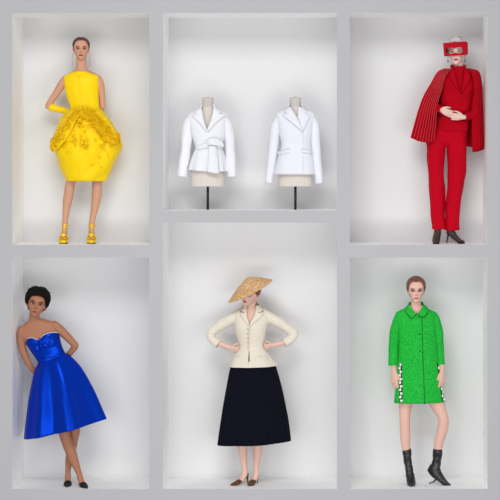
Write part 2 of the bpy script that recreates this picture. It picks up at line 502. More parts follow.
struct('floor_upper_right', [(X(349.8), 0, Z(257.5), X(487.6), T, Z(245))])
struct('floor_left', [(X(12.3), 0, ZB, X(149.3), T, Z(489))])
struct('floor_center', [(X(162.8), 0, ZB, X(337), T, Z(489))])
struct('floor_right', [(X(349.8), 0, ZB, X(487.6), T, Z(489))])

def base_paint(skin):
    def f(plan):
        return np.tile(np.array([lin(c) for c in skin]), (len(plan), 1))
    return f
def painter(head, skin, lips, brow, dark, shadow=(120, 70, 50), extra=None):
    def f(plan):
        col = base_paint(skin)(plan)
        n = np.array([noise.noise(Vector(p * .25)) for p in plan[:, :]]) if False else np.sin(plan[:, 1] * .3) * 0
        head.paint(plan, col, skin, lips, brow, dark, shadow)
        if extra: extra(plan, col)
        return col
    return f

# ================================================================== WOMAN IN YELLOW
def yellow():
    F = Fig(.34, 245, 81)
    fl = F.fl
    root = thing('person', 'woman in sleeveless yellow dress with petal-covered bubble skirt, one gloved hand on hip', 'person', F.base, 'people posing in the display')
    H = Head((81, 60.0, 0), 22, yaw=7, pitch=-1)
    g = Geo(); H.geo(g, jaw=.96)
    g.tube([(81, 53, -1.5, 4.6), (81, 60, -1.2, 5.1), (81, 66, -1.4, 5.3), (81.2, 70, -1.6, 6.2, 5.0), (81.5, 75, -1.5, 9, 4.5)], ref=(1, 0, 0), n=5)
    torso = [(78, 68, 85, 68, 4, -1.5), (72, 71.5, 91.5, 71.5, 5.2, -1), (66, 75, 98, 75, 6.2, -.5), (65.6, 84, 97.6, 84, 8, 0), (68, 94, 97, 94, 8.3, .5), (72.5, 106, 97, 106, 6.8, 0), (69, 116, 100, 116, 8.4, 0), (65, 130, 103, 130, 9.6, 0), (65, 142, 103, 142, 9, 0)]
    g.rings(ell_rings(torso, 40, 5))
    # arms
    g.tube([(66.5, 79, -1, 4.4), (62.5, 83, -1.5, 4.3), (57, 91.5, -2.5, 3.8), (51, 100, -3.5, 3.4), (47.6, 106, -4, 3.3)], n=5)
    g.tube([(47.6, 106, -4, 3.3), (52, 107.6, -4, 3.0), (60, 109.6, -5, 2.7), (68, 111.8, -7, 2.2)], n=4)
    g.tube([(97, 79, -1, 4.6), (100, 84, -1.5, 4.1), (101.2, 93, -2.5, 3.5), (101.8, 103, -4, 3.2), (101, 108, -5, 3.0), (96, 113, -9, 2.6), (91, 116, -11, 2.3)], n=5)
    # legs
    g.tube([(74, 138, 0, 9.5), (72.6, 160, 1, 7.4), (71.4, 178, 1.2, 5.3), (70.5, 184, 1.4, 5.0), (69, 193, .4, 5.1), (67.2, 202, -.8, 4.7), (65.9, 212, -1.2, 3.6), (65, 220, -1.2, 2.9), (64.8, 225, -1, 3.0)], n=6)
    g.tube([(94, 138, 0, 9.5), (96.2, 160, 1, 7.4), (97.2, 178, 1.2, 5.2), (97.2, 184, 1.4, 4.9), (96.9, 193, .4, 5.1), (95.6, 203, -.8, 4.5), (93.6, 213, -1.4, 3.5), (92, 220.5, -1.6, 2.9), (91.7, 225, -1.4, 3.0)], n=6)
    for x, x2, xt in ((64.8, 64.9, 65.0), (91.7, 92.2, 92.8)):
        g.tube([(x, 225, -1.2, 3.0), (x, 229.5, .2, 3.0, 2.7), (x2, 234, 4, 3.3, 2.1), (xt, 237, 8.5, 3.6, 1.6), (xt, 237.8, 11.5, 3.0, 1.1)], ref=(1, 0, 0), n=4)
        g.tube([(x, 226, -2, 2.5), (x, 229.3, -3.3, 2.3)], n=3)
        for k, dx in enumerate((-2.4, -1.1, .1, 1.2, 2.2)):
            g.tube([(xt + dx, 237.4, 11, .8), (xt + dx, 238.2, 13.2 - abs(k - 1) * .35, .75)], seg=8, n=2)
    F.union('body', g, 'skin', root, painter(H, (204, 152, 124), (136, 46, 50), (70, 44, 36), 1.0, (96, 56, 42)))
    H.eyes(F, root)
    hr = F.make('hair', hair_shell(H, .045, part=.02, lineargs=(.87, .58, .12), comb=.002), 'hair_brown', root, solid=.003)
    b = Geo(); b.ball(H.to((0, .42, -.55)), (3.6, 3.4, 2.4)); F.make('bun', b, 'hair_brown', hr)
    for sd in (-1, 1):
        e = Geo(); x, y, w = H.to((sd * .385, .33, -.03))
        e.tube([(x, y, w, .35), (x + sd * .2, y + 4, w, .22), (x + sd * .3, y + 9, w, .25), (x + sd * .3, y + 14.5, w, .5)], seg=8, n=3)
        e.ball((x + sd * .3, y + 15, w), (.6, 1.1, .5)); e.ball((x, y, w + .2), (.7, .7, .4))
        F.make('earring', e, 'silver', root)
    # dress bodice
    rows = [(74.6, 71.6, 87.5, 71.6, 5.0, -.4), (69.4, 73.3, 93, 73.3, 6.1, -.4), (64.6, 76.2, 98.6, 76.2, 7.4, -.2), (64.2, 80, 98.8, 80, 8.6, .3), (64.6, 86, 98.7, 86, 9.4, .8), (66.5, 95, 98.5, 95, 9.5, 1), (69.6, 104, 98.8, 104, 8.2, .4), (71, 109.5, 99.6, 109.5, 8, .2), (69, 113, 101, 113, 9, .2)]
    sf = Surf(rows)
    def fd(th, t):
        return .25 * sin(th * 7 + 2 * t) * t
    dress = Geo(); dress.rings(ell_rings(rows, 64, 6, 2.2, fd), False, False)
    dr = F.make('dress', dress, 'yellow_satin', root, solid=.004)
    pl = Geo()
    patch(pl, [(79, 76), (81, 90), (83, 107)], [(80.2, 76), (82.5, 90), (84.5, 107)], sf, .3, bulge=.22)
    patch(pl, [(73.5, 82), (76.5, 92), (80.5, 106)], [(74.8, 82), (77.8, 92), (81.8, 106)], sf, .3, bulge=.22)
    patch(pl, [(92, 86), (90.5, 95), (87, 107)], [(93.2, 86), (91.7, 95), (88.2, 107)], sf, .3, bulge=.22)
    F.make('pleat', pl, 'yellow_satin', dr, solid=.002)
    # bubble skirt
    sk = [(70.8, 108.5, 99.8, 108.5, 8.5, 0), (67, 112.5, 104, 112.5, 12, 0), (61, 121, 111, 121, 17.5, 0), (56.5, 131, 117, 131, 21.5, 0), (53.8, 141, 120.6, 141, 24, 0), (53, 148, 121, 148, 24.5, 0), (55.5, 157, 118, 157, 23.5, 0), (60.2, 167.5, 112.8, 167.5, 20.5, 0), (64.2, 175.5, 108.6, 175.5, 17.5, 0), (66.8, 181, 106, 181, 15.8, 0)]
    def fs(th, t):
        return .55 * sin(th * 9 + 4 * t) * sin(PI * min(1, t * 1.1)) + 1.9 * noise.noise(Vector((cos(th) * 2.6, sin(th) * 2.2, t * 5)))
    s = Geo(); s.rings(ell_rings(sk, 96, 6, 2.0, fs), False, False)
    skirt = F.make('skirt', s, 'yellow_satin', root, solid=.004)
    s2 = Surf(sk)
    ov = Geo()
    patch(ov, [(70.5, 110), (62, 120), (56, 131), (52.2, 141), (50.8, 148)], [(85, 111), (80, 119), (74.5, 131), (69, 141), (60, 150)], s2, 1.6, 26, 14, wave=2.4, edge=2.6)
    patch(ov, [(84, 111), (92, 118), (99, 128), (107, 138), (114, 144)], [(100.5, 110), (109, 118), (115.5, 128), (120.2, 136), (122.3, 143)], s2, 3.2, 26, 14, wave=2.4, edge=-1.0)
    F.make('overskirt', ov, 'yellow_satin', skirt, solid=.004)
    # petals gathered along the drape and scattered over the front
    pt = Geo()
    def petal(x, y, r, lift):
        w = s2(x, y) + lift
        u = (x - 87) / 34.0; nx = np.array([u * .8, (y - 146) * .008, 1.0]); nx = unit(nx + np.array([random.uniform(-.5, .5), random.uniform(-.6, .5), 0]))
        a = unit(np.cross(nx, (0, 1, 0.1))); b = np.cross(nx, a); ph = random.uniform(0, 6.3); R = []
        for i, (q, h) in enumerate(((.12, -.1), (.5, .05), (.85, .45), (1.05, .75), (.95, 1.05))):
            ring = []
            for j in range(14):
                th = 2 * PI * j / 14; k = r * q * (1 + .22 * sin(3 * th + ph) + .12 * sin(5 * th + 2 * ph))
                ring.append(np.array((x, y, w)) + a * k * cos(th) + b * k * sin(th) + nx * (h * r * .8 + .18 * r * sin(4 * th + ph) * q))
            R.append(ring)
        pt.rings(R, True, False)
    for i in range(230):
        t = random.random()
        if i % 2: P0 = catmull([(54, 147), (62, 139), (69, 128), (77, 118), (85, 113.5), (91, 114)], 10)
        else: P0 = catmull([(84, 112.5), (93, 116), (101, 124), (107, 132), (114, 139), (119, 142)], 10)
        p = P0[int(t * (len(P0) - 1))]
        x, y = p[0] + random.gauss(0, 2.4), p[1] + random.gauss(0, 2.2)
        x = min(max(x, 56), 118.5)
        if y < 112: y = 112 + random.random() * 3
        petal(x, y, random.uniform(1.6, 3.2), 2.6)
    for i in range(330):
        x, y = random.uniform(60, 114), random.uniform(118, 174)
        if random.random() < (y - 118) / 62: continue
        if y > 176 or abs(x - 87) > (y - 108) * 1.3: continue
        petal(x, y, random.uniform(.6, 1.7) * (1 if y < 148 else .55), .2)
    F.make('petal_applique', pt, 'yellow_petal', skirt, solid=.0015)['kind'] = 'stuff'
    # gloves
    gl = Geo()
    gl.tube([(50.8, 107, -4, 3.7), (56, 108.6, -4.5, 3.5), (63, 110.4, -5.6, 3.1), (69.5, 112.4, -7.6, 2.7)], n=5, fold=lambda th, t: .04 * sin(9 * t * PI))
    hand(gl, (69, 112.4, -7.4), (1, .25, -.35), (-.1, -.9, -.3), 16, curl=(15, 20, 10))
    F.make('glove', gl, 'yellow_leather' if False else 'yellow_satin', root)
    gl = Geo()
    gl.tube([(98, 112.6, -8, 3.1), (95, 114.2, -9.6, 3.0), (90.5, 116, -11.4, 2.7)], n=5)
    hand(gl, (90, 116, -11.6), (-1, .2, -.1), (-.1, -.9, .3), 16, curl=(10, 15, 10))
    F.make('glove', gl, 'yellow_satin', root)
    # platform sandals
    for x, xt in ((64.8, 65.0), (91.7, 92.8)):
        q = Geo()
        q.tube([(x, 231.5, -4.6, 2.4, .55), (x, 233, -1.5, 2.5, .55), (xt, 237, 4, 3.3, .6), (xt, 239.6, 8.5, 4.4, .7), (xt, 239.7, 14, 3.9, .7)], ref=(1, 0, 0), n=4, m=0)
        q.tube([(xt, fl - 2.0, 4, 3.4, 1.4), (xt, fl - 2.0, 8.5, 4.6, 1.5), (xt, fl - 1.9, 13.6, 4.2, 1.4)], ref=(1, 0, 0), n=4, m=0)
        q.tube([(xt, fl - .5, 4, 3.3, .45), (xt, fl - .5, 8.5, 4.5, .5), (xt, fl - .5, 13.4, 4.1, .45)], ref=(1, 0, 0), n=4, m=1)
        q.tube([(x, 232, -4.4, 1.6), (x, 237, -4.8, 1.1), (x, fl - .2, -5, 1.0)], n=3, m=0)
        q.tube([(xt - 4.3, 239, 8.5, .7, 1.6), (xt - 3, 235.6, 9, .7, 1.6), (xt, 234.4, 9.3, .8, 1.9), (xt + 3, 235.6, 9, .7, 1.6), (xt + 4.3, 239, 8.5, .7, 1.6)], ref=(0, -1, 0), n=4, m=0)
        q.tube([(xt - 3.9, 239.5, 12, .5, 1), (xt, 236, 12.6, .6, 1.1), (xt + 3.9, 239.5, 12, .5, 1)], ref=(0, -1, 0), n=5, m=0)
        q.tube([(xt, 235, 9.4, .75, .35), (xt, 231, 5.4, .7, .3), (x, 227, 2.6, .7, .3), (x, 224, 2.3, .7, .3)], ref=(1, 0, 0), n=4, m=0)
        for yy in (224.2, 226.6):
            L = [(x + 3.4 * cos(a), yy + .5 * sin(a * 2), -1.2 + 3.7 * sin(a), .42) for a in [2 * PI * k / 16 for k in range(17)]]
            q.tube(L, seg=8, n=1, smooth=False, m=0)
        q.ball((xt, 234.6, 11), (2.6, 1.8, 1.3), 0)
        F.make('platform_sandal', q, ['yellow_leather', 'sole_brown'], root)

# ================================================================== WOMAN IN RED
def red():
    F = Fig(.32, 245, 447)
    fl = 243.05; F.stretch = (200, fl, F.fl - fl)
    root = thing('person', 'person in red trouser suit, pleated red cape and rectangular red eye mask, hands clasped', 'person', F.base, 'people posing in the display')
    H = Head((456.6, 64.6, 2), 26.5, yaw=-8, pitch=3, roll=-2, sx=.86)
    g = Geo(); H.geo(g)
    g.tube([(457.5, 57, 0, 4.6), (458.3, 66, 0, 4.8), (459, 71, -.3, 5.6, 4.8), (459, 76, -1, 9, 3.8)], ref=(1, 0, 0), n=5)
    torso = [(454, 68, 463, 68, 4, -.5), (446, 71, 473, 71, 5, -.5), (441, 76, 477, 76, 5, -.9), (441, 86, 475, 86, 6.2, -.4), (441, 98, 472, 98, 7.2, 0), (440, 110, 470, 110, 6.8, 0), (435, 124, 468, 124, 8, 0), (430, 136, 467, 136, 8.6, 0), (430, 144, 466, 144, 8, 0)]
    g.rings(ell_rings(torso, 40, 5))
    g.tube([(443, 78, -1, 4.4), (437, 90, 0, 4), (432.5, 103, 1, 3.4), (434, 108, 5, 3), (440, 110.5, 11, 2.3)], n=5)
    g.tube([(475, 79, -1, 4.4), (476, 92, -1, 4), (475.5, 107, 1, 3.4), (473, 114.5, 5, 3), (464, 117.5, 11, 2.3)], n=5)
    # hands folded in front of the waist, fingers lacing over each other
    hand(g, (439.6, 109.6, 12), (.88, .42, .12), (.35, -.85, .2), 16.5, curl=(14, 26, 18), thumb=-1, spread=5, thumb_open=34)
    hand(g, (462.5, 117.4, 12.5), (-1, -.03, .15), (.1, -.9, .2), 16.5, curl=(18, 30, 22), thumb=1, spread=5, thumb_open=34)
    g.tube([(437, 138, 0, 8.6), (435, 160, 0, 6.5), (436.5, 185, 1, 5), (438, 205, 0, 4.4), (438.4, 225, 0, 2.8), (438, 230, 0, 2.8)], n=5)
    g.tube([(457, 138, 0, 8.6), (457.5, 160, .5, 6.5), (456.5, 185, 1.5, 5), (453, 205, 0, 4.4), (451.2, 225, 0, 2.8), (451, 230, 0, 2.8)], n=5)
    # feet
    A = [(438, 229, 0, 2.8), (437.3, 233, 1.5, 3.0, 2.8), (436.2, 237.4, 6, 3.2, 2.0), (435.4, 240.2, 12, 3.1, 1.5), (435.2, 240.8, 15, 2.2, 1.0)]
    g.tube(A, ref=(1, 0, .2), n=4)
    B = [(450.8, 229, 0, 2.8), (451.8, 232.5, .8, 2.8, 2.9), (455, 237, 4, 2.8, 2.3), (459.2, 240.2, 7.5, 2.9, 1.6), (462.2, 240.9, 10, 2.0, 1.0)]
    g.tube(B, ref=(-.4, 0, .9), n=4)
    F.union('body', g, 'skin', root, painter(H, (226, 190, 178), (176, 60, 70), (90, 66, 60), .45))
    H.eyes(F, root)
    hr = F.make('hair', hair_shell(H, .03, fuzz=.05, lineargs=(.84, .5, .12), top=.01), 'hair_pale', root, solid=.003)
    hg = Geo()
    for i in range(150):      # wispy crown of pale feathery curls
        a = random.uniform(0, 2 * PI); r = random.uniform(.03, .30); x, f = r * cos(a), r * sin(a) - .05; z = 1.05 - r * r * 1.6
        a2 = random.uniform(0, 2 * PI); L = []
        for k in range(6):
            L.append(tuple(H.to((x + .045 * cos(a2 + k * .8) + .02 * k * cos(a), z + .012 * k * (1 - k / 9), f + .045 * sin(a2 + k * .8)))) + (.22 - .02 * k,))
        hg.tube(L, seg=5, n=2)
    F.make('curls', hg, 'hair_pale', hr)
    # mask: a rectangular band with a joined pair of rounded eye openings, bent slightly round the face
    TL, TR, BR, BL = H_pts = ((442.4, 43.9), (465.8, 42.2), (466.6, 55.6), (443.6, 57.2))
    def mp(u, v, lay):
        x = (1 - v) * ((1 - u) * TL[0] + u * TR[0]) + v * ((1 - u) * BL[0] + u * BR[0])
        y = (1 - v) * ((1 - u) * TL[1] + u * TR[1]) + v * ((1 - u) * BL[1] + u * BR[1])
        w = 2 + 26.5 * .47 + .8 - ((u - .42) * 2) ** 2 * 1.6 + lay
        return (x, y, w)
    def hole(th):     # peanut-shaped opening
        c_, s_ = cos(th), sin(th)
        x = .46 + .385 * c_
        y = .62 + (.275 - .10 * math.exp(-((c_) / .33) ** 2)) * math.copysign(abs(s_) ** .75, s_)
        return x, y
    def rect(th):
        c_, s_ = cos(th), sin(th); k = 1 / max(abs(c_) , abs(s_)); return .5 + .5 * c_ * k, .5 + .5 * s_ * k
    N = 96; g = Geo(); R = []
    for lay, rng in ((0.0, range(0, 9)), (-1.1, range(8, -1, -1))):
        for i in rng:
            t = i / 8; ring = []
            for j in range(N):
                th = 2 * PI * j / N; hx, hy = hole(th); rx, ry = rect(th)
                ring.append(mp(hx + (rx - hx) * t, hy + (ry - hy) * t, lay))
            R.append(ring)
    R.append(R[0]); g.rings(R, False, False)
    mk = F.make('eye_mask', g, 'red_mask', root, smooth=False, label='rectangular red mask with eye openings')
    g = Geo()
    for v0 in (.0, 1.0):
        pass
    for sx, ex in ((TR, 1), (TL, -1)):
        g = Geo()
        u = 1 if ex > 0 else 0
        a0, a1 = mp(u, 0.05, -.5), mp(u, .95, -.5)
        R = []
        for i in range(9):
            t = i / 8; ang = t * PI / 2
            cx_, cy_, cw_ = 457.2, 50, 0
            p0 = np.array(a0); p1 = np.array(a1); q = np.array([457 + ex * 9.0, 0, -3.0])
            x0 = p0 + (np.array([q[0], p0[1] + 1, q[2]]) - p0) * t; x1 = p1 + (np.array([q[0], p1[1] - 1, q[2]]) - p1) * t
            bow = ex * 1.2 * sin(PI * t) if ex > 0 else -1.0 * sin(PI * t) * 0
            R.append([x0 + np.array([bow, 0, 0]), x1 + np.array([bow, 0, 0])])
        g.rings(R, False, False, False)
        F.make('mask_strap', g, 'red_mask', mk, solid=.004)
    for sd in (-1, 1):
        x, y, w_ = H.to((sd * .375, .33, -.03))
        e = Geo(); e.ball((x, y + 5.2, w_), (.6, 1.1, .6)); e.ball((x, y, w_), (.5, .5, .4)); e.tube([(x, y, w_, .16), (x, y + 4.6, w_, .16)], seg=6, n=2); F.make('earring', e, 'black_metal', root)
    # blouse with a ruffled stand collar
    g = Geo(); R = []
    for i in range(12):
        t = i / 11; ring = []; q = max(0, 1 - t * 2.4)
        for j in range(96):
            th = 2 * PI * j / 96; k = 1 + .13 * sin(th * 13) * q
            rx = 5.7 + 1.4 * q + 16 * max(0, t - .15) ** 1.1; rw = 5.6 + .9 * q + 3.3 * t
            ring.append((458.2 + .6 * t + rx * k * cos(th), 65.4 + 24 * t + (.8 * sin(th * 13 + 1) - 1.2 * sin(th) * -1) * q, -.2 + rw * k * sin(th)))
        R.append(ring)
    g.rings(R, False, False); F.make('blouse', g, 'red_wool', root, solid=.003)
    # jacket
    rows = [(452, 69, 465, 69, 5.5, -.3), (445, 71.5, 474, 71.5, 6.6, -.3), (440.5, 75.5, 478, 75.5, 7.6, 0), (440, 84, 476.5, 84, 9, .5), (440.5, 95, 474, 95, 9, .5), (440, 106, 471.8, 106, 8.2, 0), (437.5, 116, 470, 116, 9, 0), (434.5, 126, 469, 126, 10.4, 0), (432.6, 131, 468.5, 131, 11, 0)]
    sf = Surf(rows)
    g = Geo(); g.rings(ell_rings(rows, 64, 6, 2.2, lambda th, t: .35 * sin(5 * th + 6 * t) * t), False, False)
    g.cut([(451, 60), (452.6, 78), (460.4, 90.5), (465.5, 78), (467, 60)])
    jk = F.make('jacket', g, 'red_wool', root, solid=.004)
    g = Geo(); g.tube([(443.5, 77, -1, 5.2), (437.5, 89, .5, 5), (433.2, 102, 1.5, 4.4), (435.0, 107.2, 6, 4.1), (441.4, 110.4, 13, 3.5)], n=6, ends='start', cap=False, fold=lambda th, t: .03 * sin(th * 3 + 20 * t)); F.make('sleeve', g, 'red_wool', jk, solid=.004)
    g = Geo(); g.tube([(474.5, 78, -1, 5.2), (476, 92, 0, 5), (475.8, 106, 2, 4.5), (473.2, 114, 6, 4.4), (463.5, 117.0, 11.5, 3.7)], n=6, ends='start', cap=False, fold=lambda th, t: .03 * sin(th * 3 + 20 * t)); F.make('sleeve', g, 'red_wool', jk, solid=.004)
    g = Geo(); patch(g, [(452.2, 68), (448.2, 77), (452, 83), (459.6, 93)], [(454, 69), (455.5, 78), (457.6, 86), (460.4, 94)], sf, 1.7, 16, 6, bulge=.7); F.make('lapel', g, 'red_wool', jk, solid=.004)
    g = Geo(); patch(g, [(464, 69), (463.4, 78), (462, 86), (460.4, 94)], [(466.5, 68), (471.2, 77), (468, 83.5), (461.2, 93)], sf, 1.7, 16, 6, bulge=.7); F.make('lapel', g, 'red_wool', jk, solid=.004)
    for x0, x1, y in ((441.5, 450, 121), (458.5, 467, 121)):
        g = Geo(); patch(g, [(x0, y), (x1, y)], [(x0 + .3, y + 3.2), (x1 - .3, y + 3.2)], sf, .8, 8, 4); F.make('pocket_flap', g, 'red_wool', jk, solid=.004)
    for y in (96, 103.5):
        g = Geo(); g.ball((460.6, y, sf(460.6, y) + .7), (1.1, 1.1, .5)); F.make('button', g, 'red_mask', jk)
    # cape in two hanging fronts that meet over the shoulders, pleats shown as raised glittering cords
    cp = Geo(); cord = Geo()
    outerL = [(445.5, 68.4, -1), (437.5, 72, 0), (430.5, 84, 1), (423, 97, 1), (416.5, 116, 1), (410.6, 137.6, 1)]
    innerL = [(450, 70.5, 6), (444.6, 77, 9.5), (441, 90, 10), (436.6, 105, 10), (435.2, 122, 12), (433.4, 141, 13)]
    a, b = catmull(outerL, 6), catmull(innerL, 6)
    def pleated(a, b, npl, amp, g, bellyw, glitter=True, drop=3):
        R = []; n = 8 * npl
        for i in range(len(a)):
            t = i / (len(a) - 1); row = []
            for j in range(n + 1):
                u = j / n; p = a[i] + (b[i] - a[i]) * u
                bel = bellyw * sin(PI * u) * (.3 + t)
                z = amp * (.25 + .75 * t) * abs(((u * npl) % 1) * 2 - 1)
                row.append((p[0], p[1] + drop * sin(PI * u) * t, p[2] + bel + z))
            R.append(row)
        g.rings(R, False, False, False)
        if glitter:
            for q in range(npl + 1):
                L = [tuple(r[min(q * 8, n)]) for r in R]
                L = [(p[0], p[1], p[2] + .15, .28) for p in L[::3]]
                cord.tube(L, seg=6, n=2)
    pleated(a, b, 8, 1.8, cp, 3)
    # back of the cape, joining both fronts behind the shoulders
    ob = catmull([(445.5, 68.4, -1), (437.5, 72, 0), (430.5, 84, 1), (423, 97, 1), (416.5, 116, 1), (410.6, 137.6, 1)], 6)
    rb = catmull([(470, 68.4, -1), (479, 71.6, -1), (482.2, 84, -2), (482.8, 97, -2), (483.6, 118, -2), (484.2, 149, -2)], 6)
    R = []
    for i in range(len(ob)):
        t = i / (len(ob) - 1)
        R.append([(ob[i][0] + (rb[i][0] - ob[i][0]) * u, ob[i][1] + (rb[i][1] - ob[i][1]) * u, ob[i][2] + (rb[i][2] - ob[i][2]) * u - (8 + 6 * t) * sin(PI * u) ** .6 + .5 * sin(u * 60) * t) for u in [k / 60 for k in range(61)]])
    cp.rings(R, False, False, False)
    ia = catmull([(466.6, 69.4, 7), (472, 77, 10.5), (473, 88, 10.5), (471.8, 105, 10), (471, 125, 9), (471.6, 152, 8)], 6)
    pleated(rb, ia, 5, 1.4, cp, 3.5, glitter=False, drop=1)
    cape = F.make('cape', cp, 'red_wool', root, solid=.003, label='pleated red cape hanging from the shoulders')
    F.make('cord', cord, 'red_glitter', cape)
    # trousers
    def leg(rows, nm):
        g = Geo(); g.rings(ell_rings(rows, 40, 6, 2.3, lambda th, t: .3 * sin(4 * th + 14 * t) + (.35 * math.exp(-((th - PI / 2) / .12) ** 2))), False, False); return g
    tr = Geo()
    tr.rings(ell_rings([(437, 122, 468, 122, 8.8, 0), (431, 132, 467.6, 132, 10, 0), (427.5, 140, 466.8, 140, 10.2, 0), (427.5, 144, 466, 145, 8.0, 0), (430, 146, 464, 147, 6, 0)], 64, 5, 2.2), False, True)
    lg1 = [(430, 133, 446, 133, 7.5, 0), (426.9, 141, 446, 141, 10, 0), (427.2, 152, 445, 152, 9.4, 0), (428, 170, 443.8, 170, 8, 0), (429, 188, 444, 188, 7.2, .4), (429.8, 205, 445, 205, 6.8, 0), (431.4, 220, 445.2, 220, 6.4, -.3), (432.2, 229, 445, 229, 6.3, -.2)]
    lg2 = [(446, 133, 465, 133, 7.5, 0), (446, 141, 466.9, 141, 10, 0), (447.2, 152, 466, 152, 9.6, 0), (448.2, 168, 465.2, 168, 8.2, .4), (448, 182, 464, 182, 7.6, .8), (446.6, 200, 461.4, 200, 7, .2), (445.4, 218, 459.2, 218, 6.4, -.3), (444.8, 230, 458.6, 230, 6.3, -.2)]
    tr.rings(ell_rings(lg1, 40, 6, 2.3, lambda th, t: .3 * sin(4 * th + 12 * t) + 1.3 * noise.noise(Vector((cos(th) * 1.5, sin(th) * 1.5, t * 7)))), False, False)
    tr.rings(ell_rings(lg2, 40, 6, 2.3, lambda th, t: .3 * sin(4 * th + 12 * t + 2) + 1.3 * noise.noise(Vector((cos(th) * 1.5, sin(th) * 1.5, t * 7 + 40)))), False, False)
    F.make('trousers', tr, 'red_trouser', root, solid=.004)
    # black mesh ankle shoes with a stiletto
    for k, (pts, heel, hx) in enumerate(((A, (437.6, 234.4, -3), 438), (B, (448.8, 233.6, -1.5), 446.8))):
        g = Geo(); ref = (1, 0, .2) if k == 0 else (-.4, 0, .9)
        g.tube([(p[0], p[1] - (.0 if i else .5), p[2], (p[3]) * 1.16 + .3, (p[4] if len(p) > 4 else p[3]) * 1.18 + .3) for i, p in enumerate(pts)], ref=ref, n=5, m=0)
        g.ball((heel[0], heel[1] - 1.4, heel[2] + .8), (2.5, 3.0, 2.6), 0)
        g.tube([tuple(heel) + (1.9, .5), ((heel[0] + pts[3][0]) / 2, 238, (heel[2] + pts[3][2]) / 2, 2.2, .5), (pts[3][0], fl - .5, pts[3][2], 3.4, .5), (pts[4][0] + (.8 if k else 0), fl - .5, pts[4][2] + 1.2, 1.8, .5)], ref=ref, n=5, m=1)
        g.tube([(heel[0], heel[1], heel[2], 1.7), (hx * .5 + heel[0] * .5, 237.5, heel[2] - .6, .75), (hx, fl - .2, heel[2] - .8, .55)], n=4, m=1)
        F.make('mesh_bootie', g, ['black_mesh', 'black_suede'], root)

